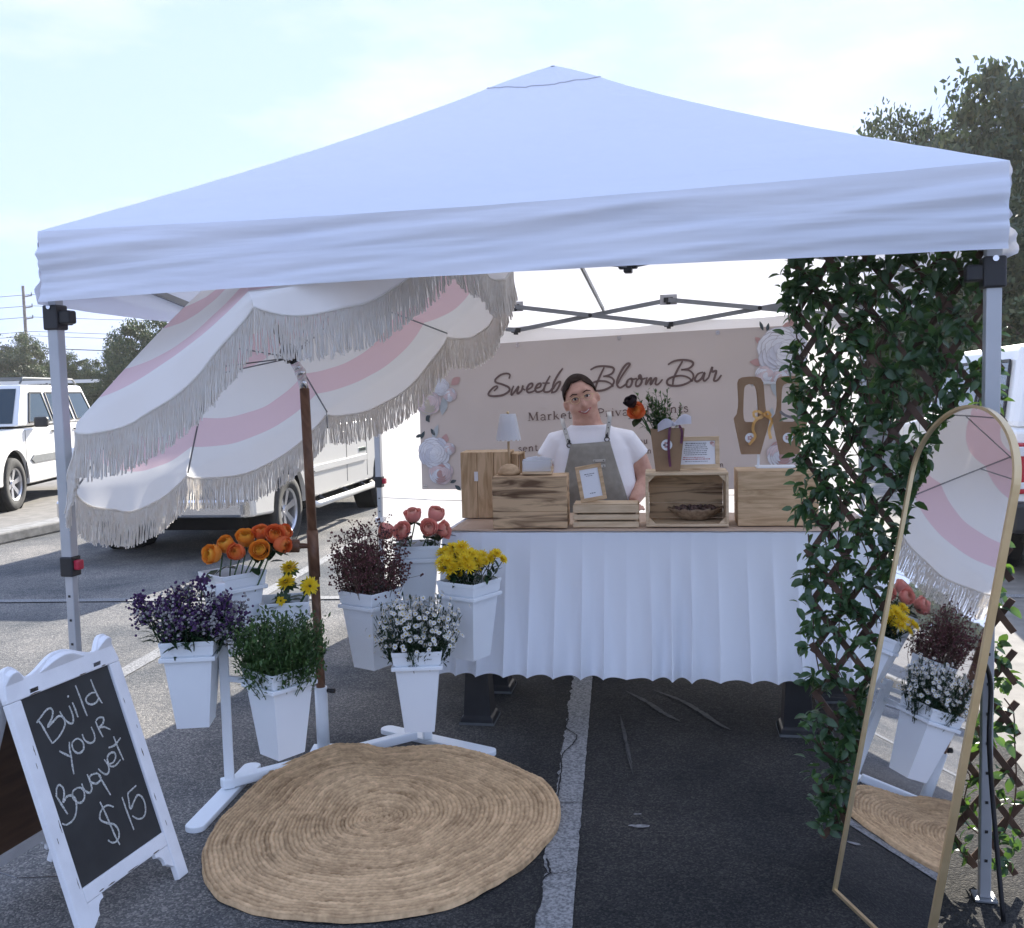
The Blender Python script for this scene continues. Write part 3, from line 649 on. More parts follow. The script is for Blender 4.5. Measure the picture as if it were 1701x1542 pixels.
def skirt(p0, p1, outw, name, flare=.07, n=420):
    Ln = (p1-p0).length; P = []; zb = .245
    for k in range(27):
        q = k/26; row = []
        for j in range(n+1):
            s = j/n; x = s*Ln
            ph = x*2*PI/.100+2.6*nse(x*2.3, 1)+1.9*nse(x*5, 4)*(.4+.6*q)
            amp = .0012+.036*max(0, min(1, (q-.10)*1.2))**1.1
            amp *= .85+.7*nse(x*4.3, 8)
            f = amp*(1-2*abs(math.sin(ph/2))**.75)+.004*nse(x*25, q*3)*q
            fl = flare*q**1.2
            z = TZ-(TZ-zb)*q+.004*nse(x*5, 3)*q
            row.append(p0.lerp(p1, s)+outw*(fl+f+.014)+(p1-p0).normalized()*((s-.5)*.06*q)+Z*(z-TZ))
        P.append(row)
    return MB().grid(P).build(name, M_cloth, cloth, True, True)
skirt(tp(-.012, -.0), tp(TL+.012, -.0), -tn, 'front_skirt')
skirt(tp(-.0, TD), tp(-.0, -.0), -tu, 'side_skirt', .05, 140)
skirt(tp(TL, -.0), tp(TL, TD), tu, 'side_skirt', .05, 140)
P = [[tp(.015+(TL-.02)*j/40, .006+(TD+.02)*k/10-.004, TZ+.006+.003*nse(j*.4, k*.5)+.001*k/10) for j in range(41)] for k in range(11)]
tag(MB().grid(P).build('kraft_table_runner', M_kraftp, None, True, solid=.002), 'flat brown paper runner covering the whole table top', 'table runner')
TT = TZ+.012

def crate(name, label, px, py, a_w, h, d, yaw, Yf, kind, mats, group='wooden crates on the table', tilt=0):
    """front bottom-left corner seen at px,py at distance Yf; stands on the table"""
    c = at(px, py, Yf); c.z = TT
    t = thing(name, label, 'crate', tuple(c), yaw, group); th = .012
    ma, mb_ = mats
    def part(n, c_, d_, m_=ma): 
        b = MB().box(c_, d_); return b.build(n, m_, t, bevel=.0025)
    if kind == 'closed':             # planks facing the viewer
        npl = 3; ph = h/npl
        for k in range(npl): part('front_plank', (a_w/2, th/2, ph*(k+.5)), (a_w, th, ph-.0004), ma)
        for s in (0, 1):
            for k in range(npl): part('side_plank', (s*a_w+(.5-s)*th+(0 if s else 0), d/2+th/2, ph*(k+.5)), (th, d-th, ph-.0004))
        part('lid_panel', (a_w/2, d/2, h+.002), (a_w, d, .006)); part('back_panel', (a_w/2, d-.004, h/2), (a_w-2*th-.004, .006, h-.02)); part('bottom', (a_w/2, d/2+th/2, .004), (a_w-2*th-.002, d-th, .006))
        for s in (0, 1): part('rail', (s*a_w+(.5-s)*.03, -.003+th+.01, h-.01), (.02, .014, .012), mb_)
    if kind == 'open':
        for s in (0, 1): part('side_panel', (s*a_w+(.5-s)*th, d/2, h/2), (th, d, h-.026))
        part('top_panel', (a_w/2, d/2, h-.006), (a_w, d, .012)); part('bottom_panel', (a_w/2, d/2, .006), (a_w, d, .012))
        for k in range(3): part('back_plank', (a_w/2, d-th/2, .013+(h-.026)*(k+.5)/3), (a_w-2*th-.002, th, (h-.026)/3-.001), M_burn)
        for sx in (0, 1):
            for sz in (0, 1):
                x = .0125+.0 if not sx else a_w-.0125; z = .0125 if not sz else h-.0125; dx = 1 if not sx else -1; dz = 1 if not sz else -1
                m_ = MB(); pts = [(x, z), (x+.03*dx, z), (x, z+.03*dz)]
                if dx*dz < 0: pts = pts[::-1]
                m_.poly(pts, .012, Matrix.Identity(3), V((0, .012, 0))); m_.build('corner_block', mb_, t)
    if kind == 'slat':
        n_ = 3; gap = .007; sh = (h-gap*(n_-1))/n_
        zz = .0
        hs = [.026, .024, .034]; z = 0
        for k in range(3):
            part('slat', (a_w/2, .004, z+hs[k]/2), (a_w, .008, hs[k]), mb_)
            part('slat', (a_w/2, d-.004, z+hs[k]/2), (a_w, .008, hs[k]), mb_); z += hs[k]+gap
        for s in (0, 1): part('end_panel', (s*a_w+(.5-s)*.022+0, d/2, (z-gap)/2), (.010, d-.018, z-gap), ma)
        part('bottom', (a_w/2, d/2, .004), (a_w-.04, d-.02, .006), ma)
        part('top_board', (a_w*.5, d/2, z-gap+.0035), (a_w*.98, d*.9, .006), mb_)
    if kind == 'upright':
        for k in range(3): part('front_plank', (a_w*(k+.5)/3, th/2, h/2), (a_w/3-.002, th, h), M_pineV)
        for k in range(2): part('side_plank', (th/2+(a_w-th)*0, d/2+th/2, h/2), (th, d-th, h)) if k == 0 else None
        part('top', (a_w/2, d/2+th/2, h-.006), (a_w-th, d-th-.001, .010)); part('bottom', (a_w/2, d/2+th/2, .006), (a_w-th, d-th-.001, .010))
        for k in range(3): part('back_plank', (a_w*(k+.5)/3, d+.008, h/2), (a_w/3-.003, th, h), M_pineV)
    return t
cA = crate('wooden_crate', 'tall pine crate stood on end behind the leftmost box on the table, small white tag', 767, 853, .24, .315, .17, TA+.05, 4.58, 'upright', (M_pineV, M_pineV))
m = MB(); m.box((.075, -.002, .20), (.018, .003, .045)); m.build('tag', M_paper, cA)
crate('wooden_crate', 'upright pine crate half hidden behind the white lamp', 832, 850, .09, .30, .14, TA-.1, 4.66, 'upright', (M_pineV, M_pineV))
cB = crate('wooden_crate', 'closed pine crate with scorched streaks under the white lamp', 819, 873, .327, .222, .19, TA+.05, 4.20, 'closed', (M_burn, M_pine))
cC = crate('wooden_crate', 'low slatted pale crate holding the tilted framed sign', 952, 870, .285, .098, .13, TA+.02, 4.175, 'slat', (M_pine, M_pale))
cD = crate('wooden_crate', 'open-fronted pale crate with a shallow woven bowl inside', 1073, 869, .352, .235, .20, TA+.02, 4.14, 'open', (M_pale, M_pale))
cE = crate('wooden_crate', 'closed pine crate beside the ivy screen under the kraft bags', 1226, 870, .335, .232, .21, TA+.02, 4.10, 'closed', (M_pine, M_pale))

# bowl with dried petals inside the open crate
c = at(1156, 868, 4.24); c.z = TT+.0125
bw = thing('woven_bowl', 'shallow woven bowl inside the open crate', 'bowl', tuple(c), group=None); m = MB(); P = []
for k in range(9):
    q = k/8; r = .045+.075*q; row = []
    for j in range(48):
        a = 2*PI*j/48; rr = r*(1+.05*math.sin(a*14)*q+.02*math.sin(j*3.1+k*PI)); row.append(V((rr*math.cos(a), rr*.72*math.sin(a), .002+.052*q**1.4+.004*math.sin(a*14)*q)))
    P.append(row)
m.grid(P, close=True); m.add([V((.045*math.cos(2*PI*k/12), .032*math.sin(2*PI*k/12), .002)) for k in range(12)], [tuple(range(12))]); m.build('basket', M_wicker, bw, True, solid=.004)
m = MB()
for k in range(110):
    a = random.random()*2*PI; r = random.random()**.5; m.ball((r*.095*math.cos(a), r*.068*math.sin(a), .040+random.random()*.022*(1-r*.4)), .008+random.random()*.005, 5, 3)
tag(m.build('dried_petals', M_beads, None, stuff=True), 'dark dried petals heaped in the woven bowl', 'dried petals').location = c

# lamp on crate B
c = at(846, 785, 4.31); c.z = TT+.230
lamp = thing('table_lamp', 'small cordless lamp with white scalloped shade on the left crate', 'lamp', tuple(c))
m = MB(); m.lathe([(0, .0), (.050, .0), (.050, .012), (.046, .024), (.032, .038), (.012, .046), (0, .048)], n=24); m.build('base', M_pine, lamp, True)
m = MB(); m.tube([(0, 0, .045), (0, 0, .16)], .0055, 8); m.build('stem', M_pineV, lamp, True)
P = []
for k in range(13):
    q = k/12; row = []
    for j in range(72):
        a = 2*PI*j/72; row.append(V(((.035+.021*q)*math.cos(a), (.035+.021*q)*math.sin(a), .270-.112*q-(.008*abs(math.sin(a*7)) if k == 12 else 0))))
    P.append(row)
m = MB().grid(P, close=True); m.build('lamp_shade', mat('lamp_shade_fabric', (.76, .78, .82), rough=.7, trans=.3), lamp, True)
m = MB(); m.ball((0, 0, .275), .007); m.tube([(0, 0, .155), (0, 0, .272)], .003, 6); m.build('finial', M_gold, lamp, True)
# clear box of tissue
c = at(893, 785, 4.27); c.z = TT+.230
nb = thing('card_box', 'small clear box of white cards beside the lamp', 'box', tuple(c), TA)
m = MB(); m.box((0, 0, .008), (.13, .07, .012)); m.build('base', M_pale, nb, bevel=.002)
clr = mat('clear_acrylic', (.8, .82, .85), rough=.05, spec=.5)
t_ = clr.node_tree; pr = [n for n in t_.nodes if n.type == 'BSDF_PRINCIPLED'][0]; pr.inputs['Alpha'].default_value = .35
for s in (-1, 1):
    m = MB(); m.box((0, s*.032, .04), (.125, .003, .05)); m.build('acrylic_side', clr, nb)
    m = MB(); m.box((s*.062, 0, .04), (.003, .06, .05)); m.build('acrylic_end', clr, nb)
for k in range(6):
    m = MB(); Mx = Matrix.Rotation(R(-14+5*k), 3, 'Y') @ Matrix.Rotation(R(8*k-20), 3, 'X'); m.box((-.035+.014*k, -.004, .05+.004*(k % 2)), (.05, .002, .05), Mx); m.build('card', M_paper, nb)
m = MB(); m.box((.05, -.02, .025), (.05, .008, .022)); m.build('end_block', M_pale, nb, bevel=.002)

def frame(name, label, O, yaw, tilt, roll, w, h, fw, mt, lines, cat='framed sign'):
    t = thing(name, label, cat, tuple(O)); t.rotation_euler = (Matrix.Rotation(yaw, 3, 'Z') @ Matrix.Rotation(-tilt, 3, 'X') @ Matrix.Rotation(roll, 3, 'Y')).to_euler()
    for c_, d_ in (((0, 0, fw/2), (w, .014, fw)), ((0, 0, h-fw/2), (w, .014, fw)), ((-w/2+fw/2, 0, h/2), (fw, .0136, h-2*fw)), ((w/2-fw/2, 0, h/2), (fw, .0136, h-2*fw))):
        m = MB(); m.box(c_, d_); m.build('frame_rail', mt, t, bevel=.002)
    m = MB(); m.box((0, .001, h/2), (w-2*fw+.002, .006, h-2*fw+.002)); m.build('print', M_paper, t)
    m = MB()
    for (u0, u1, v_, th, mi) in lines:
        x = u0
        while x < u1-.002:
            l_ = random.uniform(.004, .012); l_ = min(l_, u1-x); m.box((x+l_/2, -.0026, v_), (l_, .0008, th*random.uniform(.7, 1.1)), mi=mi); x += l_+.0022
    m.build('print_lettering', [M_ink, M_redink], t, stuff=True)
    m = MB(); m.bar((0, .006, h*.6), (0, .05+.03*(tilt > .15), .0), .03, .003); m.build('easel_back', M_kraft, t)
    return t
c = at(987, 833, 4.20); c.z = TT+.1095
frame('picture_frame', 'leaning wooden frame with small white notice on the slatted crate', c+Z*.003, TA+.1, .16, -.16, .115, .160, .017, M_pine,
      [(-.022, .022, .120, .003, 0), (-.016, .012, .112, .002, 0), (-.012, .012, .035, .003, 0)])
c = at(1157, 779, 4.24); c.z = TT+.2365
ln = [(-.045, .045, .112, .004, 0)]+[(-.055+.012*random.random(), .055-.012*random.random(), .104-.0085*k, .003, 0) for k in range(6)]+[(-.058, .04, .050, .003, 1), (-.06, .06, .042, .004, 1), (-.05, .05, .032, .002, 0)]
fr2 = frame('picture_frame', 'landscape wooden frame with printed notice on the open crate', c+Z*.003, TA+.12, .12, 0, .204, .142, .019, M_pale, ln)
m = MB()
for k, (x, z) in enumerate(((.070, .112), (.078, .104), (-.072, .115), (-.076, .106))): m.poly([(x+.009*math.cos(a)*(1+.2*math.sin(a*5)), z+.008*math.sin(a)) for a in [2*PI*q/14 for q in range(14)]], .0006, Matrix.Identity(3), V((0, -.0027-.0007*(k % 2), 0)), mi=k % 2)
m.build('printed_rose', [M_bp2, M_bp], fr2)

# ------------------------------------------------------------------ plants: shared pieces
def leaf_pts(ln, w, fold=.25, curl=.15):
    ts = [0, .25, .55, .82, 1]; ws = [0, .85, 1, .6, 0]; vs = []
    for t, q in zip(ts, ws):
        z = -curl*ln*t*t
        vs += [V((t*ln, -w/2*q, z+fold*w*q*.5)), V((t*ln, 0, z)), V((t*ln, w/2*q, z+fold*w*q*.5))]
    fs = []
    for i in range(4): fs += [(3*i, 3*i+1, 3*i+4, 3*i+3), (3*i+1, 3*i+2, 3*i+5, 3*i+4)]
    return vs, fs
def rmat(direction, roll=0.0):
    d = V(direction).normalized(); q = d.to_track_quat('X', 'Z').to_matrix(); return q @ Matrix.Rotation(roll, 3, 'X')
def petal_grid(m, M, O, ln, w, cup, curl, mi=0, n=5, k=4):
    P = []
    for i in range(n+1):
        t = i/n; ww = w*(math.sin(PI*(.12+.62*t))**.8)*(1 if t < .9 else .86); row = []
        for j in range(k+1):
            s = j/k*2-1; x = s*ww/2; zz = ln*t; y = cup*(t*.9)*(1-.55*s*s) - curl*max(0, t-.6)**2*ln*5 + .002*nse(t*5, s*3, O.x*90)
            row.append(O + M @ V((x, -y+.0, zz-.012*s*s*(t > .8))))
        P.append(row)
    m.grid(P, mi)
def rose_mesh(name, mt, seed, opening=1.0, r=.042):
    random.seed(seed); m = MB(); Cc = V((0, 0, .020))
    for ring, (cnt, rad, ptop, curl, wd_) in enumerate(((2, .0065, .30, 0, 1.5), (3, .011, .42, .0005, 1.15), (4, .0165, .55, .0012, .95), (5, .022, .70, .0028, .80), (5, .0275, .90, .0055, .78), (6, .0320, 1.12, .0085, .66))):
        for k in range(cnt):
            a0 = 2*PI*k/cnt+ring*.8+random.uniform(-.12, .12); pt = ptop*opening*random.uniform(.9, 1.12); rr = rad*random.uniform(.96, 1.04); P = []
            for i in range(8):
                v = i/7; row = []
                for j in range(7):
                    u = j/6*2-1; vv = v*(1-.10*abs(u)**2.5*(v > .5)); ph = PI*.97-(PI*.97-pt)*vv; az = a0+u*wd_*(.55+.45*min(1, v*1.6))
                    r_ = rr*(1+.05*u*(1 if k % 2 else -1))+curl*opening*max(0, (v-.72)/.28)**1.6*(1-.35*u*u)+.0009*math.sin(u*7+k+ring)*v
                    row.append(Cc+V((r_*math.sin(ph)*math.cos(az), r_*math.sin(ph)*math.sin(az), (rr*1.18)*math.cos(ph)+.0012*nse(u*2, k, ring)*v-.0035*max(0, v-.85)*6*(ring > 3))))
                P.append(row)
            m.grid(P)
    me = bpy.data.meshes.new(name); me.from_pydata([tuple(v) for v in m.v], [], m.f); me.materials.append(mt)
    me.polygons.foreach_set('use_smooth', [True]*len(me.polygons)); random.seed(7); return me
ROSE = {k: [rose_mesh('bloom', mt, s*11+i, op) for i, (s, op) in enumerate(((1, 1.0), (2, .75), (3, 1.15)))] for k, mt in (('o', M_rose_o), ('y', M_rose_y), ('c', M_rose_c))}
lv, lf = leaf_pts(.052, .034)
me_rl = bpy.data.meshes.new('leaf'); me_rl.from_pydata([tuple(v) for v in lv], [], lf); me_rl.materials.append(M_rleaf); me_rl.polygons.foreach_set('use_smooth', [True]*len(lf))
def rose(label, head, foot, kind, var, tilt, group, sc=1.0, leaves=3):
    t = thing('rose', label, 'rose', tuple(foot), 0, group)
    d = head-foot; dirn = (V(tilt)).normalized()
    b = bpy.data.objects.new('bloom', ROSE[kind][var]); COL.objects.link(b); b.parent = t; b.location = d; b.scale = (sc, sc, sc)
    b.rotation_euler = (dirn.to_track_quat('Z', 'Y').to_matrix() @ Matrix.Rotation(random.random()*6, 3, 'Z')).to_euler()
    pts = catmull([V((0, 0, 0)), d*.5+V((0, 0, .01)), d-dirn*.03, d+dirn*.004], 4)
    m = MB(); m.tube(pts, .0032, 6); m.lathe([(.0, -.006), (.009, -.004), (.012, .004), (.010, .010)], d, 8, dirn.to_track_quat('Z', 'Y').to_matrix()); m.build('stem', M_stem, t, True)
    for k in range(leaves):
        p = d*random.uniform(.70, .95); o = bpy.data.objects.new('leaf', me_rl); COL.objects.link(o); o.parent = t; o.location = p
        a = random.random()*2*PI; o.rotation_euler = rmat((math.cos(a), math.sin(a), random.uniform(-.5, .3))).to_euler(); s = random.uniform(1.0, 1.65); o.scale = (s, s, s)
    return t

# ------------------------------------------------------------------ flower stand (two bucket trees on one bar) and buckets
SL = V((-1.085, 3.50, 0)); SR = V((-.385, 3.985, 0)); sdv = (SR-SL).normalized(); sx_ = V((-sdv.y, sdv.x, 0))
stand = thing('flower_stand', 'white two-post stand carrying flower buckets, with flat feet on the asphalt', 'flower stand', tuple((SL+SR)/2))
m = MB(); m.bar(SL-sdv*.03+Z*.045, SR-sdv*.06+Z*.045, .042, .036); m.build('base_bar', M_white, stand, world=True, bevel=.005)
for c, l1, l2 in ((SL, .33, .30), (SR, .34, .30)):
    dd = (gnd(320, 1385)-SL).normalized() if c is SL else (gnd(800, 1252)-SR).normalized()
    e = c+dd*l1; b = c-dd*.25; m = MB(); M2 = Matrix((dd, V((-dd.y, dd.x, 0)), Z)).transposed(); L_ = l1+.25; pts = []
    for k in range(10): a = -PI/2+PI*k/9; pts.append((L_/2-.03+.03*math.cos(a), .035*math.sin(a)))
    for k in range(10): a = PI/2+PI*k/9; pts.append((-L_/2+.03+.03*math.cos(a), .035*math.sin(a)))
    ctr = (e+b)/2; n_ = len(pts); vs_ = [ctr+M2 @ V((x, y, .022)) for x, y in pts]+[ctr+M2 @ V((x, y, .001)) for x, y in pts]
    m.add(vs_, [tuple(range(n_)), tuple(range(2*n_-1, n_-1, -1))]+[(i, i+n_, (i+1) % n_+n_, (i+1) % n_) for i in range(n_)]); m.build('foot', M_white, stand, world=True, bevel=.003)
for c, h_ in ((SL, .78), (SR+V((0, -.03, 0)), .50)):
    m = MB(); m.box(c+Z*(h_/2+.022), (.036, .036, h_-.044+.04), Matrix.Rotation(.3, 3, 'Z')); po = m.build('post', M_white, stand, world=True, bevel=.004)
umbase = V((-.815, 3.925-.05, 0))
umbase = V((-.812, 3.90, 0))
# buckets: (label, photo px of rim centre, py of rim top, Y, yaw, width)
BK = [
 ('white square bucket of purple statice at the left of the stand', 319, 1056, 3.44, .10, 'pur'),
 ('white square bucket of leafy greenery, corner turned to the front', 463, 1106, 3.42, -.72, 'gre'),
 ('white square bucket holding the orange roses', 386, 948, 3.74, -.78, 'ora'),
 ('white bucket of sunflowers mostly hidden behind the greenery', 473, 994, 3.80, .2, 'sun'),
 ('white square bucket of dried dark flowers beside the umbrella pole', 616, 978, 3.93, .95, 'dri'),
 ('white square bucket of coral roses, highest at the right of the stand', 694, 902, 4.12, .03, 'cor'),
 ('white square bucket of yellow chrysanthemums in front of the tablecloth', 779, 962, 3.92, -.62, 'yel'),
 ('white square bucket of small white asters, lowest of the right cluster', 694, 1073, 3.68, .04, 'ast')]
BP = {}
for lab, px, py, Y, yaw, key in BK:
    rim = at(px, py, Y); H_ = .325; w_ = .095; base = rim-Z*H_
    t = thing('flower_bucket', lab, 'bucket', tuple(base), yaw, 'white flower buckets on the stand'); BP[key] = (rim, yaw)
    q = w_*math.sqrt(2)
    m = MB(); m.lathe([(.0, .004), (q*.60, .004), (q*.60, .0), (q*.90, H_-.052), (q*.88, H_-.05), (q*.585, .012), (0, .012)], n=4, sq=True); m.build('tub', M_white, t, bevel=.004)
    m = MB(); m.lathe([(q*.90, H_-.052), (q*.95, H_-.052), (q*.98, H_-.018), (q*1.0, H_-.016), (q*1.02, H_), (q*.97, H_), (q*.93, H_-.02), (q*.90, H_-.052)], n=4, sq=True)
    m.build('rim_collar', M_white, t, bevel=.0025)
    m = MB(); m.lathe([(q*.905, H_-.072), (q*1.03, H_-.072), (q*1.03, H_-.056), (q*.91, H_-.056), (q*.905, H_-.072)], n=4, sq=True); m.build('holder_ring', M_white, t, bevel=.003)
    pc = SL if px < 530 else SR+V((0, -.03, 0)); pz = min(rim.z-.065, .78 if px < 530 else .48)
    a = V((pc.x, pc.y, pz)); b = V((rim.x, rim.y, pz)); dr = (b-a); Lr = dr.length
    if Lr > .13:
        dr.normalize(); m = MB(); m.bar(a+dr*.018, b-dr*.095, .02, .02); m.build('arm', M_white, stand, world=True, bevel=.003)
def bucket_pt(key, u_, v_, z): 
    rim, yaw = BP[key]; return rim+Matrix.Rotation(yaw, 3, 'Z') @ V((u_, v_, 0))+Z*z
GO = 'orange roses in the back left bucket'
RO = [(351, 921, 3.66, 'y', 0, (-.55, -.8, .25), 'large yellow-orange open rose, leftmost of the orange roses'),
      (375, 904, 3.72, 'y', 1, (-.2, -.6, .7), 'yellow-orange rose just right of the leftmost open rose'),
      (392, 917, 3.66, 'o', 1, (-.1, -.9, .3), 'deep orange rose low in the middle of the bunch'),
      (408, 893, 3.76, 'y', 0, (.1, -.5, .8), 'orange rose upright in the middle above the low deep orange one'),
      (431, 913, 3.66, 'y', 2, (.1, -.9, .35), 'wide open yellow-orange rose facing front at the right of the middle'),
      (434, 882, 3.78, 'o', 2, (.1, -.4, .85), 'tall red-orange rose, top of the orange bunch'),
      (456, 888, 3.72, 'o', 0, (.35, -.8, .5), 'large red-orange rose near the umbrella pole'),
      (472, 884, 3.80, 'o', 1, (.8, -.2, .5), 'red-orange rose farthest right, turned to the umbrella pole'),
      (470, 905, 3.70, 'o', 1, (.8, -.6, -.1), 'drooping red-orange rose hanging at the right of the bunch')]
for i, (px, py, Y, k, v_, tl, lab) in enumerate(RO):
    foot = bucket_pt('ora', .012*(i-4), .01*((i*3) % 5-2), -.16)
    hd = at(px, py, Y); dv = V(tl).normalized(); rose(lab, hd-dv*.022, foot, k, v_, tl, GO, sc=1.02 if v_ else 1.10, leaves=(5 if px > 440 else 1))
GC = 'coral roses in the high right bucket'
RC = [(685, 854, 4.12, 0, (-.1, -.35, .9), 'coral rose at the top left of its bunch'), (724, 853, 4.14, 1, (.3, -.35, .9), 'coral rose at the top right of its bunch'),
      (640, 882, 4.06, 1, (-.8, -.4, .2), 'coral rose leaning out farthest left toward the dried flowers'), (668, 881, 4.00, 2, (-.3, -.8, .5), 'coral rose low in the left of the bunch, beside the leaning one'),
      (712, 877, 4.00, 0, (.1, -.85, .4), 'coral rose low in the middle above the bucket rim'), (738, 880, 4.06, 2, (.8, -.45, .3), 'coral rose leaning right over the yellow flowers')]
for i, (px, py, Y, v_, tl, lab) in enumerate(RC):
    foot = bucket_pt('cor', .02*(i-2.5), .015*((i*2) % 3-1), -.16); hd = at(px, py, Y); dv = V(tl).normalized()
    rose(lab, hd-dv*.022, foot, 'c', v_, tl, GC, sc=1.08, leaves=5)
def daisy_head(m, O, dirn, r, npet, mi_p=0, mi_c=1, rows=2, cone=.12, w=.34):
    Mx = V(dirn).normalized().to_track_quat('Z', 'Y').to_matrix()
    for ring in range(rows):
        for k in range(npet):
            a = 2*PI*(k+.5*ring)/npet+random.uniform(-.1, .1); ln = r*(1-.22*ring)*random.uniform(.88, 1.08); z = cone*r*(1+1.4*ring)
            d = V((math.cos(a), math.sin(a), 0)); x = V((-d.y, d.x, 0)); ww = ln*w
            vs = [d*r*.18, d*ln*.6-x*ww/2+Z*z*.7, d*ln+Z*z*random.uniform(.2, 1.2), d*ln*.6+x*ww/2+Z*z*.7]
            m.add([O+Mx @ v for v in vs], [(0, 1, 2, 3)], mi_p)
    c = [O+Mx @ V((r*.26*math.cos(2*PI*k/8), r*.26*math.sin(2*PI*k/8), r*.10+.001)) for k in range(8)]; c.append(O+Mx @ V((0, 0, r*.2)))
    m.add(c, [(k, (k+1) % 8, 8) for k in range(8)], mi_c)
def mum_head(m, O, dirn, r, n, w=.006, low=.15, mi_p=0, mi_c=1):
    Mx = V(dirn).normalized().to_track_quat('Z', 'Y').to_matrix()
    for k in range(n):
        q = (k+.5)/n; el = (PI/2)*(q**.75)*(1-low)-.12; a = k*2.39996+random.uniform(-.15, .15); ln = r*(1-.42*q)*random.uniform(.88, 1.1)
        d = V((math.cos(a)*math.cos(el), math.sin(a)*math.cos(el), math.sin(el)*.75)); x = V((-math.sin(a), math.cos(a), 0))*w*.5; up = V((0, 0, 1))
        tip = d*ln+up*ln*.10*random.uniform(-.5, 1.2)
        vs = [d*r*.12, d*ln*.62-x, tip-x*.5, tip+x*.5, d*ln*.62+x]; m.add([O+Mx @ v for v in vs], [(0, 1, 4), (1, 2, 3, 4)], mi_p)
    m.ball(O+Mx @ V((0, 0, r*.18)), r*.22, 7, 4, mi_c)
GS = 'sunflowers behind the greenery'
for i, (px, py, Y, tl, r, lab) in enumerate([(481, 944, 3.82, (-.1, -.5, .85), .040, 'sunflower at the top of the bunch, beside the orange roses'), (476, 968, 3.74, (-.2, -.55, .8), .042, 'sunflower in the middle below the top one, tilted up'),
        (514, 974, 3.72, (.35, -.9, .2), .040, 'bright sunflower at the right against the umbrella pole'), (467, 998, 3.70, (-.1, -1, .05), .036, 'lowest sunflower, green heart facing front')]):
    foot = bucket_pt('sun', .01*(i-1.5), 0, -.12); hd = at(px, py, Y)
    t = thing('sunflower', lab, 'sunflower', tuple(foot), 0, GS); m = MB(); random.seed(i+3)
    mum_head(m, hd-foot, tl, r if i < 3 else r*.6, 110 if i < 3 else 50, .0075, .1); m.build('bloom', [M_yel, M_sunc], t)
    m = MB(); m.tube(catmull([V((0, 0, 0)), (hd-foot)*.55, hd-foot-V(tl).normalized()*.01], 4), .005, 6); m.build('stem', M_stem, t, True)
    m = MB(); Mx = V(tl).normalized().to_track_quat('Z', 'Y').to_matrix()
    for k in range(11):
        a = 2*PI*k/11; v, f = leaf_pts(.035, .016); Q = Mx @ Matrix.Rotation(a, 3, 'Z') @ Matrix.Rotation(.35, 3, 'Y'); m.add([hd-foot-V(tl).normalized()*.007+Q @ (q+V((.006, 0, 0))) for q in v], f)
    for k in range(5):
        v, f = leaf_pts(.06, .032); a = random.random()*6; Q = rmat((math.cos(a), math.sin(a), .1)); p = (hd-foot)*random.uniform(.55, .92); m.add([p+Q @ q for q in v], f)
    m.build('leaves', M_rleaf if i % 2 else M_box, t, True)
random.seed(11)
def bunch(key, label, cat, name, fn, stuffpart=True):
    rim, yaw = BP[key]; t = thing(name, label, cat, tuple(rim-Z*.16)); fn(t, rim-Z*.16, yaw); return t
def curve_stem(m, a, b, r, bend=.02, n=6):
    mid = (a+b)/2+V((random.uniform(-bend, bend), random.uniform(-bend, bend), bend*.5)); m.tube(catmull([a, mid, b], 4), [r]*9, 4, caps=False)
def spread(n, sx, sy, h0, h1, lean=.7, dome=.5):
    out = []
    for _ in range(n):
        a = random.random()*2*PI; q = random.random()**.55
        bx, by = .06*q*math.cos(a), .06*q*math.sin(a)
        h = (h0+(h1-h0)*random.random())*(1-dome*q*q*.6)
        out.append((V((bx, by, .02)), V((bx*.4+sx*q*math.cos(a), by*.4+sy*q*math.sin(a), .16+h)), q, a))
    return out
def mk_green(t, o, yaw):
    st = MB(); lf_ = MB(); random.seed(21)
    for b, tip, q, a in spread(210, .165, .13, .03, .205, dome=.45):
        curve_stem(st, b, tip, .0016); d = (tip-b)
        for k in range(34):
            s = random.uniform(.38, 1.03); p = b+d*s+V([random.gauss(0, .012) for _ in range(3)]); v, f = leaf_pts(random.uniform(.014, .024), random.uniform(.007, .011))
            Q = rmat((d.normalized()*random.uniform(.2, 1)+V([random.gauss(0, .7) for _ in range(3)]))); lf_.add([p+Q @ x for x in v], f)
    st.build('stems', M_stem, t, stuff=True); lf_.build('leaves', M_box, t, stuff=True)
bunch('gre', 'dense bunch of small-leaved greenery in the front left bucket', 'greenery', 'greenery_bunch', mk_green)
def mk_purple(t, o, yaw):
    st = MB(); fl = MB(); random.seed(22)
    for b, tip, q, a in spread(85, .16, .12, .02, .175):
        curve_stem(st, b, tip, .0022, .02); d = (tip-b)
        pur = (random.random() < .55)
        for k in range(34):
            p = tip+V([random.gauss(0, .019), random.gauss(0, .019), random.gauss(-.008, .017)])
            if k % 4 == 0: st.tube([tip-d*.12, p], .001, 3, caps=False)
            mi = 0 if (pur and random.random() < .85) or random.random() < .3 else 1
            fl.ball(p, random.uniform(.0035, .0062), 5, 3, mi)
        for k in range(3):
            v, f = leaf_pts(random.uniform(.04, .09), .014, curl=.4); Q = rmat((math.cos(a+k), math.sin(a+k), random.uniform(.1, .9))); p = b+d*random.uniform(.5, .8); st.add([p+Q @ x for x in v], f)
    for dx, dz in ((-.175, .135), (.12, .12), (.05, .2)):
        for k in range(45): fl.ball(V((dx, -.02, .16+dz))+V([random.gauss(0, .014) for _ in range(3)]), .006, 5, 3, 0)
        curve_stem(st, V((0, 0, .05)), V((dx, -.02, .15+dz)), .002)
    st.build('stems', M_rleaf, t, stuff=True); fl.build('florets', [M_purple, M_pwhite], t, stuff=True)
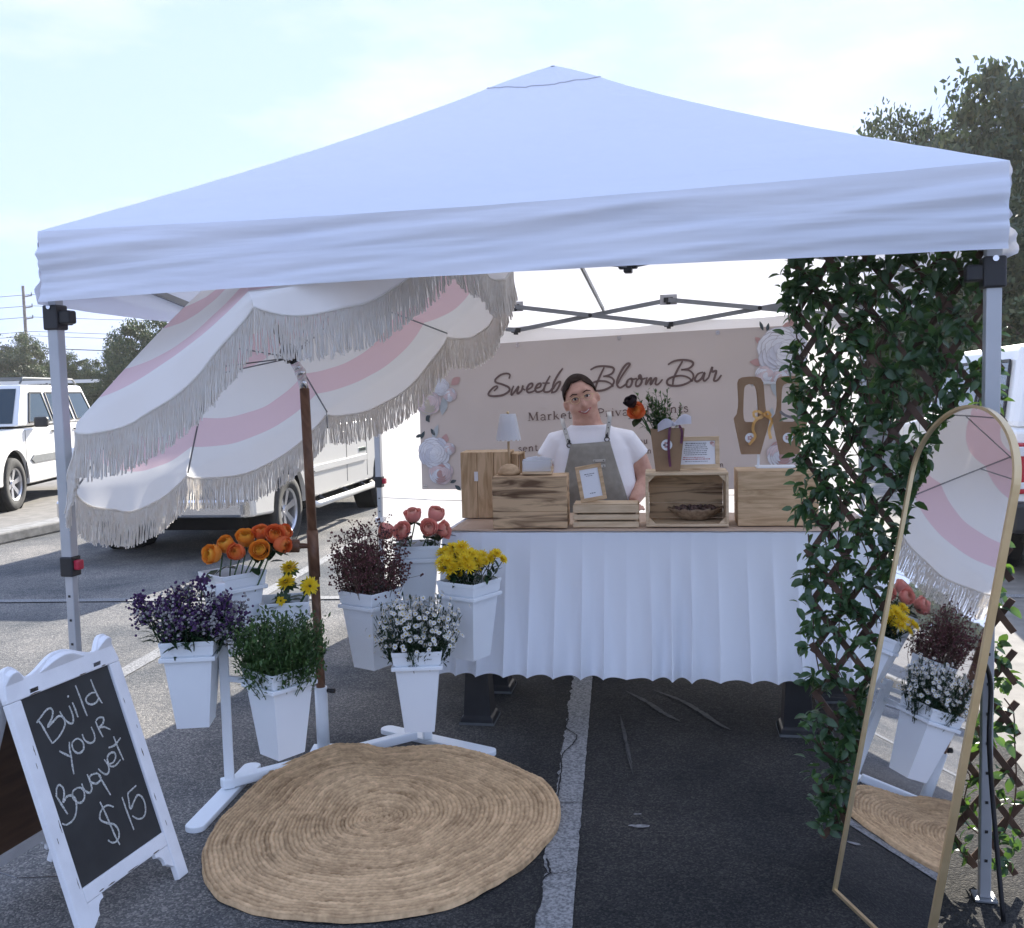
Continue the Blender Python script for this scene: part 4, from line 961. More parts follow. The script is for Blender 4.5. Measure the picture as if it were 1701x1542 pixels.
bunch('pur', 'mixed purple and white statice standing in the far left bucket', 'statice', 'statice_bunch', mk_purple)
def mk_dried(t, o, yaw):
    st = MB(); fl = MB(); random.seed(23)
    for b, tip, q, a in spread(95, .14, .11, .06, .29, dome=.4):
        curve_stem(st, b, tip, .0014, .02); d = tip-b
        for k in range(11):
            s = random.uniform(.5, 1); p = b+d*s; e = p+V([random.gauss(0, .024), random.gauss(0, .024), abs(random.gauss(.022, .018))]); st.tube([p, e], .0008, 3, caps=False)
            for j in range(3): fl.ball(e+V([random.gauss(0, .006) for _ in range(3)]), random.uniform(.0028, .0052), 4, 3)
    st.build('stems', M_dstem, t, stuff=True); fl.build('buds', M_dried, t, stuff=True)
bunch('dri', 'wispy bunch of dark dried flowers beside the umbrella pole', 'dried flowers', 'dried_flower_bunch', mk_dried)
def mk_aster(t, o, yaw):
    st = MB(); fl = MB(); random.seed(24)
    for b, tip, q, a in spread(230, .15, .12, .03, .215, dome=.45):
        curve_stem(st, b, tip, .0013, .01); d = tip-b
        for k in range(12):
            v, f = leaf_pts(random.uniform(.014, .03), .0065); Q = rmat((V([random.gauss(0, 1) for _ in range(3)])+Z)); p = b+d*random.uniform(.4, .95)+V([random.gauss(0, .006) for _ in range(3)]); st.add([p+Q @ x for x in v], f)
        out = V((math.cos(a)*q, math.sin(a)*q-.4, .7))
        for k in range(2):
            p = tip+V([random.gauss(0, .013), random.gauss(0, .013), random.gauss(-.012, .016)]); daisy_head(fl, p, out+V([random.gauss(0, .35) for _ in range(3)]), random.uniform(.0085, .0125), 9, rows=1, w=.6)
    st.build('stems', M_rleaf, t, stuff=True); fl.build('blooms', [M_daisy, M_mumg], t, stuff=True)
bunch('ast', 'rounded bunch of small white asters in the lowest bucket', 'asters', 'aster_bunch', mk_aster)
def mk_mum(t, o, yaw):
    st = MB(); random.seed(25)
    hs = [(738, 915), (752, 908), (766, 914), (745, 928), (760, 930), (775, 925), (752, 942), (784, 916), (790, 928), (800, 920), (812, 925), (745, 955), (762, 950), (765, 905), (825, 915), (835, 925), (740, 940), (778, 938), (795, 936), (757, 918), (742, 922), (770, 934), (788, 920), (806, 930), (750, 936), (762, 944), (818, 918), (734, 930)]
    for i, (px, py) in enumerate(hs):
        hd = at(px+random.uniform(-2, 2), py+4, 3.90+random.uniform(-.07, .09)+(925-py)*.001)-o; fl = MB(); r = random.uniform(.030, .036) if px < 805 else .022
        if py > 948: r = .014
        mum_head(fl, hd, (random.gauss(0, .25)+(px-775)*.008, -.55, .7), r*1.12, 95, .0058); fl.build('bloom', [M_yel, M_mumg], t)
        b = V((random.uniform(-.05, .05), random.uniform(-.05, .05), .02)); curve_stem(st, b, hd-Z*.006, .0022, .012)
        for k in range(9):
            v, f = leaf_pts(random.uniform(.025, .045), .014); Q = rmat((V([random.gauss(0, 1) for _ in range(3)])+Z*.6)); p = b+(hd-b)*random.uniform(.5, .93); st.add([p+Q @ x for x in v], f)
    st.build('stems_and_leaves', M_rleaf, t, stuff=True)
bunch('yel', 'bright yellow chrysanthemums in the bucket by the tablecloth', 'chrysanthemums', 'chrysanthemum_bunch', mk_mum)
random.seed(31)

# ------------------------------------------------------------------ fringed umbrella
Ja = V((-.836, 3.90, 1.60)); AX = V((-.4728, .1315, .8713)).normalized(); UC = V((-.855, 3.911, 1.589)); UR = .979; URISE = .508; SPN = .947
uu = AX.cross(V((0, 1, 0))).normalized(); uw = AX.cross(uu); UM = Matrix((uu, uw, AX)).transposed()
umb = thing('beach_umbrella', 'tilted white and pink striped umbrella with long cotton fringe on a wooden pole', 'umbrella', tuple(UC), rot=UM.to_euler())
UMI = UM.inverted()
DN = UMI @ V((0, 0, -1))
def urad(k): a = SPN+k*PI/4; return V((math.cos(a), math.sin(a), 0))
def ribpt(k, t):                         # t 0 apex .. 1 tip, gentle arch
    d = urad(k); z = URISE*(1-t**1.10)+.004*math.sin(PI*t); return d*UR*t+Z*z
def flap_len(s): return .030+.105*math.sin(PI*s)**.8
for k in range(8):
    nsg, nt_ = 24, 22; P = []
    for i in range(nt_+1):
        t = i/nt_; a = ribpt(k, t); b = ribpt(k+1, t); row = []
        for j in range(nsg+1):
            s = j/nsg; p = a.lerp(b, s); bow = math.sin(PI*s)
            p = p-Z*.042*bow*math.sin(PI*t*.9)*t - p.normalized()*.0+Z*.004*nse(s*6+k*3, t*6)*bow
            row.append(p)
        P.append(row)
    rim = P[-1]
    radial = ((rim[0]+rim[-1])/2); radial.z = 0; radial.normalize()
    for q in (.2, .4, .6, .8, 1.0):
        row = []
        for j in range(nsg+1):
            s = j/nsg; L_ = flap_len(s)*q; dv = (DN*.86+radial*.42+V((0, 0, -.25))).normalized()
            if DN.dot(radial) < -.15: dv = (DN*.9+radial*.35).normalized()
            wv = radial*.010*math.sin(s*17+k*2)*q
            row.append(rim[j]+dv*L_+wv)
        P.append(row)
    pn = MB().grid(P).build('canopy_panel', M_umb, umb, True)
    edge = P[-1]
    m = MB(); m.tube(edge, .005, 5); m.build('braid_trim', M_fringe, umb, True)
    m = MB(); ln_ = sum((edge[j+1]-edge[j]).length for j in range(nsg)); ns_ = int(ln_/.0044); random.seed(k)
    for i in range(ns_):
        s = (i+.5)/ns_*nsg; j = int(s); p = edge[j].lerp(edge[j+1], s-j)
        fl = random.uniform(.136, .149); sw = V([random.gauss(0, .0038) for _ in range(3)])+radial*.012; pts = []; ph = random.random()*6
        for q in range(6):
            h = q/5; pts.append(p+DN*fl*h+sw*h*h+(uu*0)+V((math.sin(ph+q*1.9), math.cos(ph+q*1.9), 0))*.0014)
        m.tube(pts, [.0023, .0026, .0026, .0025, .0026, .0029], 3, caps=False)
    m.build('fringe', M_fringe, umb, True, stuff=True)
for k in range(8):
    m = MB(); m.tube([ribpt(k, t)-Z*.014 for t in [q/10 for q in range(11)]], .0036, 6); rb = m.build('rib', M_truss, umb, True)
    m = MB(); m.tube([V((0, 0, .06))+urad(k)*.03, ribpt(k, .52)-Z*.018], .003, 6); m.build('strut', M_truss, rb, True)
m = MB(); m.tube([V((0, 0, .03)), V((0, 0, URISE+.03))], .0165, 12); m.build('upper_pole', M_wood_pole, umb, True)
m = MB(); m.lathe([(.0, -.02), (.034, -.02), (.034, .03), (.02, .045)], (0, 0, .06), 14); m.build('runner', M_blackp, umb, True)
m = MB(); m.lathe([(.03, -.01), (.03, .03), (.012, .05), (.0, .075)], (0, 0, URISE+.012), 14); m.build('finial', M_wood_pole, umb, True)
jt = UC-AX*.0
m = MB(); m.tube([UC+AX*.035, UC-AX*.02], .019, 12); m.tube([UC-AX*.025+V((0, 0, 0)), V((-.83, 3.902, 1.50))], .0185, 12); m.ball(UC-AX*.02, .024); m.build('tilt_joint', M_chrome, umb, True, world=True)
m = MB(); m.tube([V((-.83, 3.902, 1.505)), V((-.822, 3.901, .90))], .0195, 14); m.build('middle_pole', M_wood_pole, umb, True, world=True)
m = MB(); m.tube([V((-.8225, 3.901, .93)), V((-.8195, 3.9005, .735))], .0235, 14); m.build('pole_collar', M_wood_pole, umb, True, world=True)
kn = MB(); kn.tube([V((-.84, 3.90, .865)), V((-.875, 3.885, .868))], [.010, .012], 10); kn.tube([V((-.872, 3.885, .868)), V((-.915, 3.875, .870))], .027, 12); kn.build('locking_knob', M_wood_pole, umb, True, world=True, bevel=.004)
m = MB(); m.tube([V((-.8195, 3.9005, .74)), V((-.812, 3.90, .20))], .0185, 14); m.build('lower_pole', M_wood_pole, umb, True, world=True)
m = MB(); m.tube([V((-.8135, 3.90, .275)), V((-.812, 3.90, .02))], .026, 14); m.box(V((-.812, 3.90, .008)), (.10, .10, .014)); m.build('umbrella_socket', M_white, stand, True, world=True)
m = MB(); m.tube([V((-.785, 3.90, .26)), V((-.755, 3.89, .26))], .010, 8); m.tube([V((-.84, 3.90, .29)), V((-.86, 3.89, .30))], .014, 8); m.build('clamp_screw', M_blackp, stand, True, world=True)

# ------------------------------------------------------------------ jute rug
random.seed(5)
RCc = gnd(630, 1352, .03)
OUT = [(335, 1430, .0), (341, 1465, 0), (365, 1495, 0), (430, 1517, 0), (520, 1530, 0), (600, 1530, 0), (690, 1519, 0), (770, 1498, 0), (845, 1455, 0), (900, 1410, 0), (928, 1370, 0), (930, 1335, 0.0), (905, 1300, 0), (860, 1275, .01), (800, 1254, .02), (740, 1241, .035), (690, 1242, .035), (640, 1246, .03), (600, 1238, .07), (560, 1238, .085), (515, 1252, .07), (460, 1280, .035), (400, 1330, .01), (355, 1380, 0)]
oa = []
for px, py, z in OUT: p = gnd(px, py, z+.012); oa.append((math.atan2(p.y-RCc.y, p.x-RCc.x), (p-RCc).xy.length, z))
oa.sort()
def rug_edge(a):
    n = len(oa)
    for i in range(n):
        a0, r0, z0 = oa[i]; a1, r1, z1 = oa[(i+1) % n]
        if i == n-1: a1 += 2*PI
        aa = a if a >= a0 else a+2*PI
        if a0 <= aa <= a1: t = (aa-a0)/(a1-a0); t = t*t*(3-2*t)*.5+t*.5; return r0+(r1-r0)*t, z0+(z1-z0)*t
    return oa[-1][1], oa[-1][2]
NR, NA, RINGS = 260, 460, 40
P = []; TONE = []
for j in range(NR+1):
    t = (j/NR)*.999+.001; row = []
    for i in range(NA):
        a = -PI+2*PI*i/NA; re, ze = rug_edge(a); re *= 1+.004*nse(a*9, 2)
        wx = math.cos(a)*t; wy = math.sin(a)*t
        base = .016+ze*t**2.2
        base += .045*math.exp(-((wx+.22)**2/.10+(wy-.42)**2/.06))*(1-t**4)+.022*math.exp(-((wx-.10)**2/.08+(wy-.30)**2/.02))-.012*math.exp(-((wx+.02)**2+(wy-.12)**2)/.02)
        base += .006*nse(wx*3, wy*3, 4)+.004*nse(wx*8, wy*8, 8)
        ph = t*RINGS-a/(2*PI)+.7*nse(wx*2.4, wy*2.4, 1)+.08*nse(wx*11, wy*11, 6); fr_ = ph % 1; ring = int(ph)
        prof = math.sin(PI*fr_)**.6
        braid = .5+.5*math.sin((a*re*t)*2*PI/.022+(PI if ring % 2 else 0)+(fr_-.5)*4*(1 if ring % 2 else -1))
        z = base+.0060*prof+.0022*braid*prof*(1+.8*nse(a*8, t*30))+.0030*nse(wx*60, wy*60, 3)+.0022*nse(wx*130, wy*130)
        if j == NR: z = base-.010
        rr = re*t; TONE.append(.5+.55*nse(ring*3.7, a*1.3, 2)+.35*nse(ring*9.1, a*7, 5)-.50*(1-prof)+.18*nse(wx*5, wy*5, 9)+.30*nse(wx*22, wy*22, 4)+.15)  # random coil tone, plus shade in the gaps put into the colour
        row.append(V((RCc.x+rr*math.cos(a), RCc.y+rr*math.sin(a), max(z, .006 if j < NR else .002))))
    P.append(row)
rug = MB().grid(P, close=True).build('jute_rug', M_jute, None, True)
at_ = rug.data.attributes.new('tone', 'FLOAT', 'POINT'); at_.data.foreach_set('value', TONE)
t = M_jute.node_tree; pj = [n for n in t.nodes if n.type == 'BSDF_PRINCIPLED'][0]; rj = [n for n in t.nodes if n.type == 'VALTORGB'][0]; nj = [n for n in t.nodes if n.type == 'TEX_NOISE'][0]
ta = N(t, 'ShaderNodeAttribute', attribute_name='tone'); mj = N(t, 'ShaderNodeMath', operation='MULTIPLY_ADD'); mj.inputs[1].default_value = .42
t.links.new(ta.outputs['Fac'], mj.inputs[0]); sj = N(t, 'ShaderNodeMath', operation='MULTIPLY'); sj.inputs[1].default_value = .55; t.links.new(nj.outputs['Fac'], sj.inputs[0]); t.links.new(sj.outputs[0], mj.inputs[2]); t.links.new(mj.outputs[0], rj.inputs[0])
tag(rug, 'round braided jute rug with a raised far edge lying on the asphalt', 'rug')

# ------------------------------------------------------------------ chalkboard A-frame sign
psi, th_, ga = 1.294, .316, -.011; bW, bH = .356, .541
e0 = V((math.cos(psi), math.sin(psi), 0)); k0_ = V((-math.sin(psi), math.cos(psi), 0)); up_ = Z*math.cos(th_)+k0_*math.sin(th_)
be = e0*math.cos(ga)+up_*math.sin(ga); bu = -e0*math.sin(ga)+up_*math.cos(ga); bn = be.cross(bu); bO = V((-1.207, 2.531, .152))
sign = thing('sidewalk_chalkboard', 'white framed A-shaped chalkboard reading Build Your Bouquet in chalk', 'chalkboard sign', tuple(V((bO.x-.2, bO.y+.15, 0))))
def panel_set(O, e, u, n, front):
    M = Matrix((e, n, u)).transposed(); zb = -.155; sw = .048
    def P_(name, pts, th, mt, off=0, bevel=.003):
        m = MB(); m.poly(pts, th, M, O+n*off); return m.build(name, mt, sign, world=True, bevel=bevel)
    for x in (-sw, bW): P_('stile', [(x, zb), (x+sw-.0005, zb), (x+sw-.0005, bH), (x, bH)], .020, M_whitew)
    P_('bottom_rail', [(0, -.042), (bW, -.042), (bW, 0), (0, 0)], .018, M_whitew)
    top = []; x0, x1 = -sw, bW+sw; n_ = 44
    for i in range(n_+1):
        s = i/n_; c = abs(s-.5)*2
        if c > .62: q = (c-.62)/.38; z = .052+.046*math.sin(PI*min(1, q*1.05)*.86)-(.06*max(0, q-.82)/.18*(1 if q > .82 else 0))
        else: q = c/.62; z = .055+.040*(.5+.5*math.cos(PI*q))
        top.append((x0+(x1-x0)*s, bH+z))
    P_('top_rail', [(x0, bH+.0005)]+top+[(x1, bH+.0005)], .020, M_whitew)
    P_('board_panel', [(0, 0), (bW, 0), (bW, bH), (0, bH)], .008, M_chalkb if front else M_brownb, -.003, 0)
    if front: P_('back_panel', [(0.001, 0.001), (bW-.001, .001), (bW-.001, bH-.001), (.001, bH-.001)], .003, M_brownb, -.0095, 0)
    for s in (0, 1):
        pts = [(0, -.0425), (.062, -.0425), (.062, -.056), (.050, -.058), (.040, -.066), (.034, -.078), (.032, -.092), (.024, -.094), (.018, -.10), (0, -.112)]
        if s: pts = [(bW-x, z) for x, z in pts][::-1]
        P_('carved_bracket', pts, .014, M_whitew, 0, .002)
    if front:
        random.seed(4); m = MB()
        for x, z, l_, w_ in [(-.012, .40, .03, .004), (-.02, .36, .018, .003), (-.008, .18, .035, .004), (-.03, .15, .02, .003), (-.01, .02, .03, .003), (bW+.012, .42, .02, .003), (bW+.018, .25, .026, .006), (bW+.010, .11, .022, .004), (bW+.03, .33, .012, .003), (bW+.02, .02, .02, .003)]:
            c = O+e*x+u*z+n*.0105; m.add([c+e*w_*.75*math.cos(a)*.5*(1+.9*nse(a*3, x*50))+u*l_*math.sin(a)*.5*(1+.5*nse(a*4, z*40)) for a in [2*PI*q/12 for q in range(12)]], [tuple(range(12))])
        for x, z, l_ in [(.10, -.036, .03), (.19, -.038, .045), (.30, -.038, .028), (.06, -.034, .02), (.24, bH+.003, .03), (.05, bH+.003, .04), (.33, bH+.004, .02)]:
            c = O+e*x+u*z+n*.0106; m.add([c+e*l_*math.cos(a)*.5*(1+.4*nse(a*4, x*30))+u*.0016*math.sin(a)*(1+.9*nse(a*3, x*50)) for a in [2*PI*q/12 for q in range(12)]], [tuple(range(12))])
        m.build('worn_paint_chips', M_wear, sign, world=True, stuff=True)
    return M
panel_set(bO, be, bu, bn, True)
ln_top = bO+bu*(bH+.02)
up2 = (Z*math.cos(th_+.02)-k0_*math.sin(th_+.02)); 
rO = ln_top-up2*(bH+.02)-k0_*0.0
up2 = Z*math.cos(th_+.02)+k0_*-math.sin(th_+.02)
hinge = ln_top-bn*.024
rO = hinge-up2*(bH+.02); rn = e0.cross(up2)
panel_set(rO, e0, up2, rn, False)
for x in (.05, bW-.05):
    m = MB(); m.box(hinge+bn*.012+e0*x+Z*.0, (.03, .05, .012), Matrix((e0, k0_, Z)).transposed()); m.build('hinge', M_chrome, sign, world=True)
m = MB(); m.tube([bO+be*-.02+bu*.05-bn*.012, (bO+rO)/2+Z*.02-e0*.02, rO-e0*.02+up2*.05], .002, 5); m.build('chain', M_chrome, sign, world=True)
CH_A = [ [(145,715),(200,640),(260,565),(310,545),(335,590),(320,670),(275,765),(340,700),(400,640),(450,650),(480,720),(450,810),(400,890),(335,955)], [(150,690),(190,720),(260,840),(330,960)],
 [(415,580),(450,640),(500,700),(550,725),(575,700),(570,630),(545,560),(525,515)], [(565,475),(600,560),(630,650)], [(507,415),(515,405),(520,396)], [(600,275),(650,400),(700,540),(740,635)],
 [(830,360),(780,370),(730,420),(730,470),(780,500),(840,480),(870,430),(850,370)], [(780,205),(830,330),(880,430),(915,485)], [(410,1050),(480,1085),(550,1120)], [(530,940),(530,1010),(545,1090),(550,1120)],
 [(600,910),(560,960),(580,1040),(640,1075),(695,1030),(690,950),(640,905),(595,912)], [(680,850),(710,920),(770,955),(820,930),(825,860),(785,765)],
 [(835,700),(880,800),(925,885)], [(840,690),(880,655),(930,660),(925,720),(880,772),(940,765),(1010,795)], [(990,1010),(1060,980),(1130,895)] ]
CH_B = [ [(408,118),(420,220),(440,330)], [(907,-115),(960,20),(1025,165)], [(225,575),(290,680),(365,800)], [(235,590),(235,500),(265,455),(310,490),(325,560),(312,660),(350,600),(400,580),(450,610),(470,700),(460,800),(420,880),(350,925),(300,910)],
 [(480,490),(430,530),(425,600),(470,655),(520,665),(560,620),(560,540),(520,490),(475,492)], [(530,440),(560,510),(620,550),(650,500),(630,420),(595,330)],
 [(720,320),(660,330),(620,370),(640,420),(700,440),(750,400),(750,350),(700,310)], [(730,340),(790,440),(870,575)], [(725,265),(770,310),(820,330),(850,300),(845,230),(795,155)],
 [(840,215),(900,190),(930,130),(920,80),(880,75),(840,110),(835,170),(870,235),(930,225),(985,160)], [(905,715),(840,695),(780,730),(745,800),(755,870),(830,905),(910,920),(960,980),(970,1060),(940,1120),(890,1135),(840,1105)],
 [(745,655),(800,770),(870,930),(930,1070),(980,1160)], [(1005,600),(1060,760),(1145,985)], [(1170,465),(1120,510),(1075,560),(1085,640),(1105,740),(1150,640),(1190,575),(1240,600),(1275,680),(1280,780),(1250,840),(1190,855),(1125,820)] ]
m = MB(); pO = bO+bn*.001; f = 7.0875; sk = 0
for L_, x0, y0 in ((CH_A, 40, 1100), (CH_B, 60, 1240)):
    for st in L_:
        for pas in range(2):
            pts = [onplane(x0+a/f, y0+b/f, pO, bn)+be*.0008*(pas)+bu*.0006*random.uniform(-1, 1)*pas for a, b in st]; ribbon(m, pts, .0062 if pas == 0 else .0035, bn, .0010+sk*.00002+pas*.0004, True, .5); sk += 1
m.build('chalk_lettering', M_chalk, sign, world=True, stuff=True)

# ------------------------------------------------------------------ ivy trellis
tB = V((.965, 2.955, .05)); tA = V((1.452, 2.705, .05)); te = (tA-tB).normalized(); tW = (tA-tB).length; tH = 1.93; tnn = V((te.y, -te.x, 0)); tup = (Z-te*.052).normalized()
trel = thing('ivy_trellis', 'expanding wooden trellis covered in dark green artificial ivy at the tent\'s front right leg', 'trellis', tuple((tA+tB)/2-Z*.05))
dx_, dz_ = .105, .150
def tpt(x, z, off=0): return tB+te*x+tup*z+tnn*off
sgn = 0
for fam in (0, 1):
    slope = dz_/dx_*(1 if fam == 0 else -1); k = -40
    while k < 60:
        # line z = slope*x + c, clipped
        c = k*dz_/1.0; k += 1; pts = []
        for x in (0, tW):
            z = slope*x+c
            if 0 <= z <= tH: pts.append((x, z))
        for z in (0, tH):
            x = (z-c)/slope
            if 0 < x < tW: pts.append((x, z))
        if len(pts) < 2: continue
        p, q = pts[0], pts[1]
        if math.hypot(p[0]-q[0], p[1]-q[1]) < .08: continue
        d = (V((q[0]-p[0], 0, q[1]-p[1]))).normalized(); ex = .018
        a = tpt(p[0]-d.x*ex, p[1]-d.z*ex, -.006+.012*fam); b = tpt(q[0]+d.x*ex, q[1]+d.z*ex, -.006+.012*fam)
        m = MB(); m.bar(a, b, .019, .007, up=tnn); m.build('slat', M_slat, trel, world=True)
lv, lf = leaf_pts(.050, .027, .35, .35)
ME_L = []
for mt in (M_ivy, M_ivy2):
    me = bpy.data.meshes.new('leaf'); me.from_pydata([tuple(v) for v in lv], [], lf); me.materials.append(mt); me.polygons.foreach_set('use_smooth', [True]*len(lf)); ME_L.append(me)
random.seed(77); LV = []; I_t = WM[trel.name].inverted()
n_cl = 0
while n_cl < 1560:
    x = random.uniform(-.035, tW-.004); z = random.uniform(.02, tH+.03); dens = .62+.95*nse(x*7.5, z*6.0, 3)
    if z > 1.0: dens += .50 if x > .16 else .22
    if z < 1.0 and x > .30: dens -= .12
    if .5 < z < .95 and x < .28: dens += .30
    if x > tW-.06 and z > 1.0: dens -= .35
    if random.random() > dens: continue
    n_cl += 1; base = tpt(x, z, random.choice((-1, 1, 1, 1))*random.uniform(.006, .03))
    for k in range(random.choice((2, 3, 3, 4, 5))):
        a = random.random()*2*PI; d = te*math.cos(a)+tup*(math.sin(a)*.9-.25)+tnn*random.uniform(-.3, .9)
        LV.append((base+V([random.gauss(0, .008) for _ in range(3)]), d, random.uniform(-1.2, 1.2), random.uniform(.52, .98)))
LV = LV[:5200]; order = sorted(range(len(LV)), key=lambda i: -LV[i][3]*(LV[i][0].dot(tnn)))
order = sorted(range(len(LV)), key=lambda i: -(LV[i][3]+3*((LV[i][0]-tB).dot(tnn))))
big = set(order[:300]); rest = [MB(), MB()]; vines = MB()
for i, (p, d, r_, s) in enumerate(LV):
    Q = rmat(d, r_); kind = 1 if random.random() < .13 else 0
    if i in big:
        o = bpy.data.objects.new('leaf', ME_L[kind]); COL.objects.link(o); o.parent = trel; o.location = I_t @ p; o.rotation_euler = Q.to_euler(); o.scale = (s, s, s)
    else: rest[kind].add([p+Q @ (v*s) for v in lv], lf)
for r_, mt in zip(rest, (M_ivy, M_ivy2)): r_.build('leaves', mt, trel, True, world=True, stuff=True)
for k in range(26):
    x = random.uniform(0, tW); pts = []; z = random.uniform(.05, 1.4)
    for q in range(7): pts.append(tpt(min(tW, max(0, x)), z, random.uniform(.004, .022))); x += random.uniform(-.06, .06); z += random.uniform(.03, .10)
    vines.tube(catmull(pts, 3), .0022, 4, caps=False)
vines.build('vine_stems', M_slat, trel, True, world=True, stuff=True)

# ------------------------------------------------------------------ arched mirror leaning on the tent leg
mO = V((.907, 2.704, 0)); mps, mth, mW, mH = -1.37, .196, .421, 1.438
me_ = V((math.cos(mps), math.sin(mps), 0)); mk = V((-math.sin(mps), math.cos(mps), 0)); mu = Z*math.cos(mth)+mk*math.sin(mth); mn = me_.cross(mu)
if mn.x > 0: mn = -mn
mir = thing('arched_mirror', 'tall arched mirror in a thin gold frame leaning against the ivy trellis', 'mirror', tuple(mO+me_*mW/2))
def arch(inset, off, n=40):
    pts = [V((inset, 0, inset)), V((mW-inset, 0, inset))]; r = mW/2-inset
    for k in range(n+1): a = PI*k/n; pts.append(V((mW/2+r*math.cos(a), 0, mH-mW/2+r*math.sin(a))))
    return [mO+me_*p.x+mu*p.z+mn*off for p in pts]
o1, o2, i1, i2 = arch(0, .005), arch(0, -.016), arch(.008, .005), arch(.008, -.002)
m = MB(); n_ = len(o1); m.add(o1+i1+i2+o2, [(i, (i+1) % n_, n_+(i+1) % n_, n_+i) for i in range(n_)]+[(n_+i, n_+(i+1) % n_, 2*n_+(i+1) % n_, 2*n_+i) for i in range(n_)]+[(3*n_+i, 3*n_+(i+1) % n_, (i+1) % n_, i) for i in range(n_)])
m.build('frame', M_gold, mir, world=True)
m = MB(); m.add(arch(.0078, -.001), [tuple(range(n_))[::1]]); gl = m.build('glass', M_mirror, mir, world=True)
m = MB(); m.add(arch(.001, -.0155), [tuple(range(n_))]); m.build('backboard', M_greyp, mir, world=True)
m = MB(); m.tube(catmull([mO+me_*.30+mu*.85-mn*.022, at(1643, 1120, 2.60), at(1643, 1230, 2.585), at(1650, 1340, 2.57), gnd(1667, 1530, .006)], 6), .0065, 8); m.build('support_strut', M_blackp, mir, True, world=True)

# ------------------------------------------------------------------ kraft bouquet carriers on a white display stand
c = at(1288, 775, 4.24); c.z = TT+.2365
ds = thing('bag_display_stand', 'small white tabletop stand holding two kraft carriers by the ivy', 'display stand', tuple(c), TA)
m = MB(); m.box((0, 0, .004), (.17, .10, .008)); m.build('base_plate', M_white, ds, bevel=.002)
m = MB(); m.box((-.072, .018, .20), (.011, .006, .385)); m.build('post', M_white, ds, bevel=.001)
m = MB(); m.box((.0, .018, .372), (.24, .006, .010)); m.build('cross_arm', M_white, ds, bevel=.001)
for x in (-.098, .068):
    m = MB(); m.tube([(x, .018, .366), (x, -.02, .362), (x, -.028, .372)], .003, 6); m.build('hook', M_white, ds)
zf = 5.505
def carrier(px_off, label, rz):
    c0 = at(1200+250/zf+px_off, 520+1290/zf, 4.235-px_off*.0006); t = thing('kraft_carrier', label, 'bouquet bag', tuple(c0), TA+rz, 'kraft carriers hanging on the white stand')
    s = 4.235/1600; cv = lambda a, b: ((a-250)/zf*s, (1290-b)/zf*s)
    outer = [(112,962),(140,925),(152,860),(155,800),(150,700),(148,640),(160,605),(190,588),(245,583),(305,586),(345,600),(368,640),(376,720),(382,820),(390,890),(405,935),(425,962)]
    inner = [(215,998),(200,985),(192,960),(190,900),(192,800),(196,720),(202,680),(215,660),(245,650),(280,655),(305,672),(318,720),(325,800),(330,900),(328,950),(318,985),(300,1000)]
    O_ = [cv(*p) for p in outer]; I_ = [cv(*p) for p in inner]; n_ = len(O_)
    for nm, y0_ in (('front_sheet', -.024), ('back_sheet', .024)):
        m = MB(); vs = []; 
        for th in (0, .002): vs += [V((x, y0_+th, z)) for x, z in O_]+[V((x, y0_+th, z)) for x, z in I_]
        fs = [(i, i+1, n_+i+1, n_+i) for i in range(n_-1)]; fs += [tuple(2*n_+j for j in f) for f in fs]
        m.add(vs, fs); bx0, bx1 = cv(175, 1290), cv(338, 1290)
        body = [O_[0]]+I_[:1]+I_[-1:]+[O_[-1]]+[cv(405, 1050), bx1, bx0, cv(140, 1110)]
        m.poly(body, .002, Matrix.Identity(3), V((0, y0_+.001, 0))); m.build(nm, M_kraft, t)
    m = MB()
    for sd, pts in ((-1, [O_[0], cv(140, 1110), cv(175, 1290)]), (1, [O_[-1], cv(405, 1050), cv(338, 1290)])):
        P = [[V((x, y, z)) for y in (-.023, 0, .023)] for x, z in pts]; m.grid(P)
    m.grid([[V((cv(175, 1290)[0], y, 0)), V((cv(338, 1290)[0], y, 0))] for y in (-.023, .023)]); m.build('gusset', M_kraft, t)
    m = MB(); ce = cv(248, 1140); m.poly([(ce[0]+.022*math.cos(a), ce[1]+.022*math.sin(a)) for a in [2*PI*q/24 for q in range(24)]], .0008, Matrix.Identity(3), V((0, -.0255, 0))); st = m.build('round_sticker', M_paper, t)
    m = MB()
    for q in range(5):
        a = q*1.26; m.poly([(ce[0]+.008*math.cos(a)+.005*math.cos(b), ce[1]+.007*math.sin(a)+.004*math.sin(b)) for b in [2*PI*w/8 for w in range(8)]], .0004, Matrix.Identity(3), V((0, -.0262-.0001*q, 0)))
    m.build('sticker_print', M_bp2, st)
    return t, cv
def ribbon_strip(m, pts, w, side=V((1, 0, 0))):
    q = catmull(pts, 5); P = []
    for i, p in enumerate(q):
        d = (q[min(i+1, len(q)-1)]-q[max(0, i-1)]).normalized(); x = V((0, -1, 0)).cross(d); x = x.normalized() if x.length > .05 else side
        P.append([p-x*w/2+V((0, .002*math.sin(i), 0)), p+x*w/2])
    m.grid(P)
t1, cv = carrier(0, 'left kraft carrier on the stand, tied with an orange bow', .05)
def P3(a, b, y): x, z = cv(a, b); return V((x, y, z))
m = MB()
ribbon_strip(m, [P3(370, 930, -.032), P3(320, 900, -.045), P3(275, 905, -.05), P3(285, 950, -.045), P3(340, 960, -.035), P3(370, 930, -.032)], .011)
ribbon_strip(m, [P3(370, 930, -.032), P3(400, 905, -.045), P3(425, 940, -.04), P3(385, 940, -.032)], .011)
ribbon_strip(m, [P3(365, 935, -.035), P3(290, 985, -.04), P3(270, 1060, -.036), P3(290, 1130, -.034), P3(235, 1200, -.036)], .012)
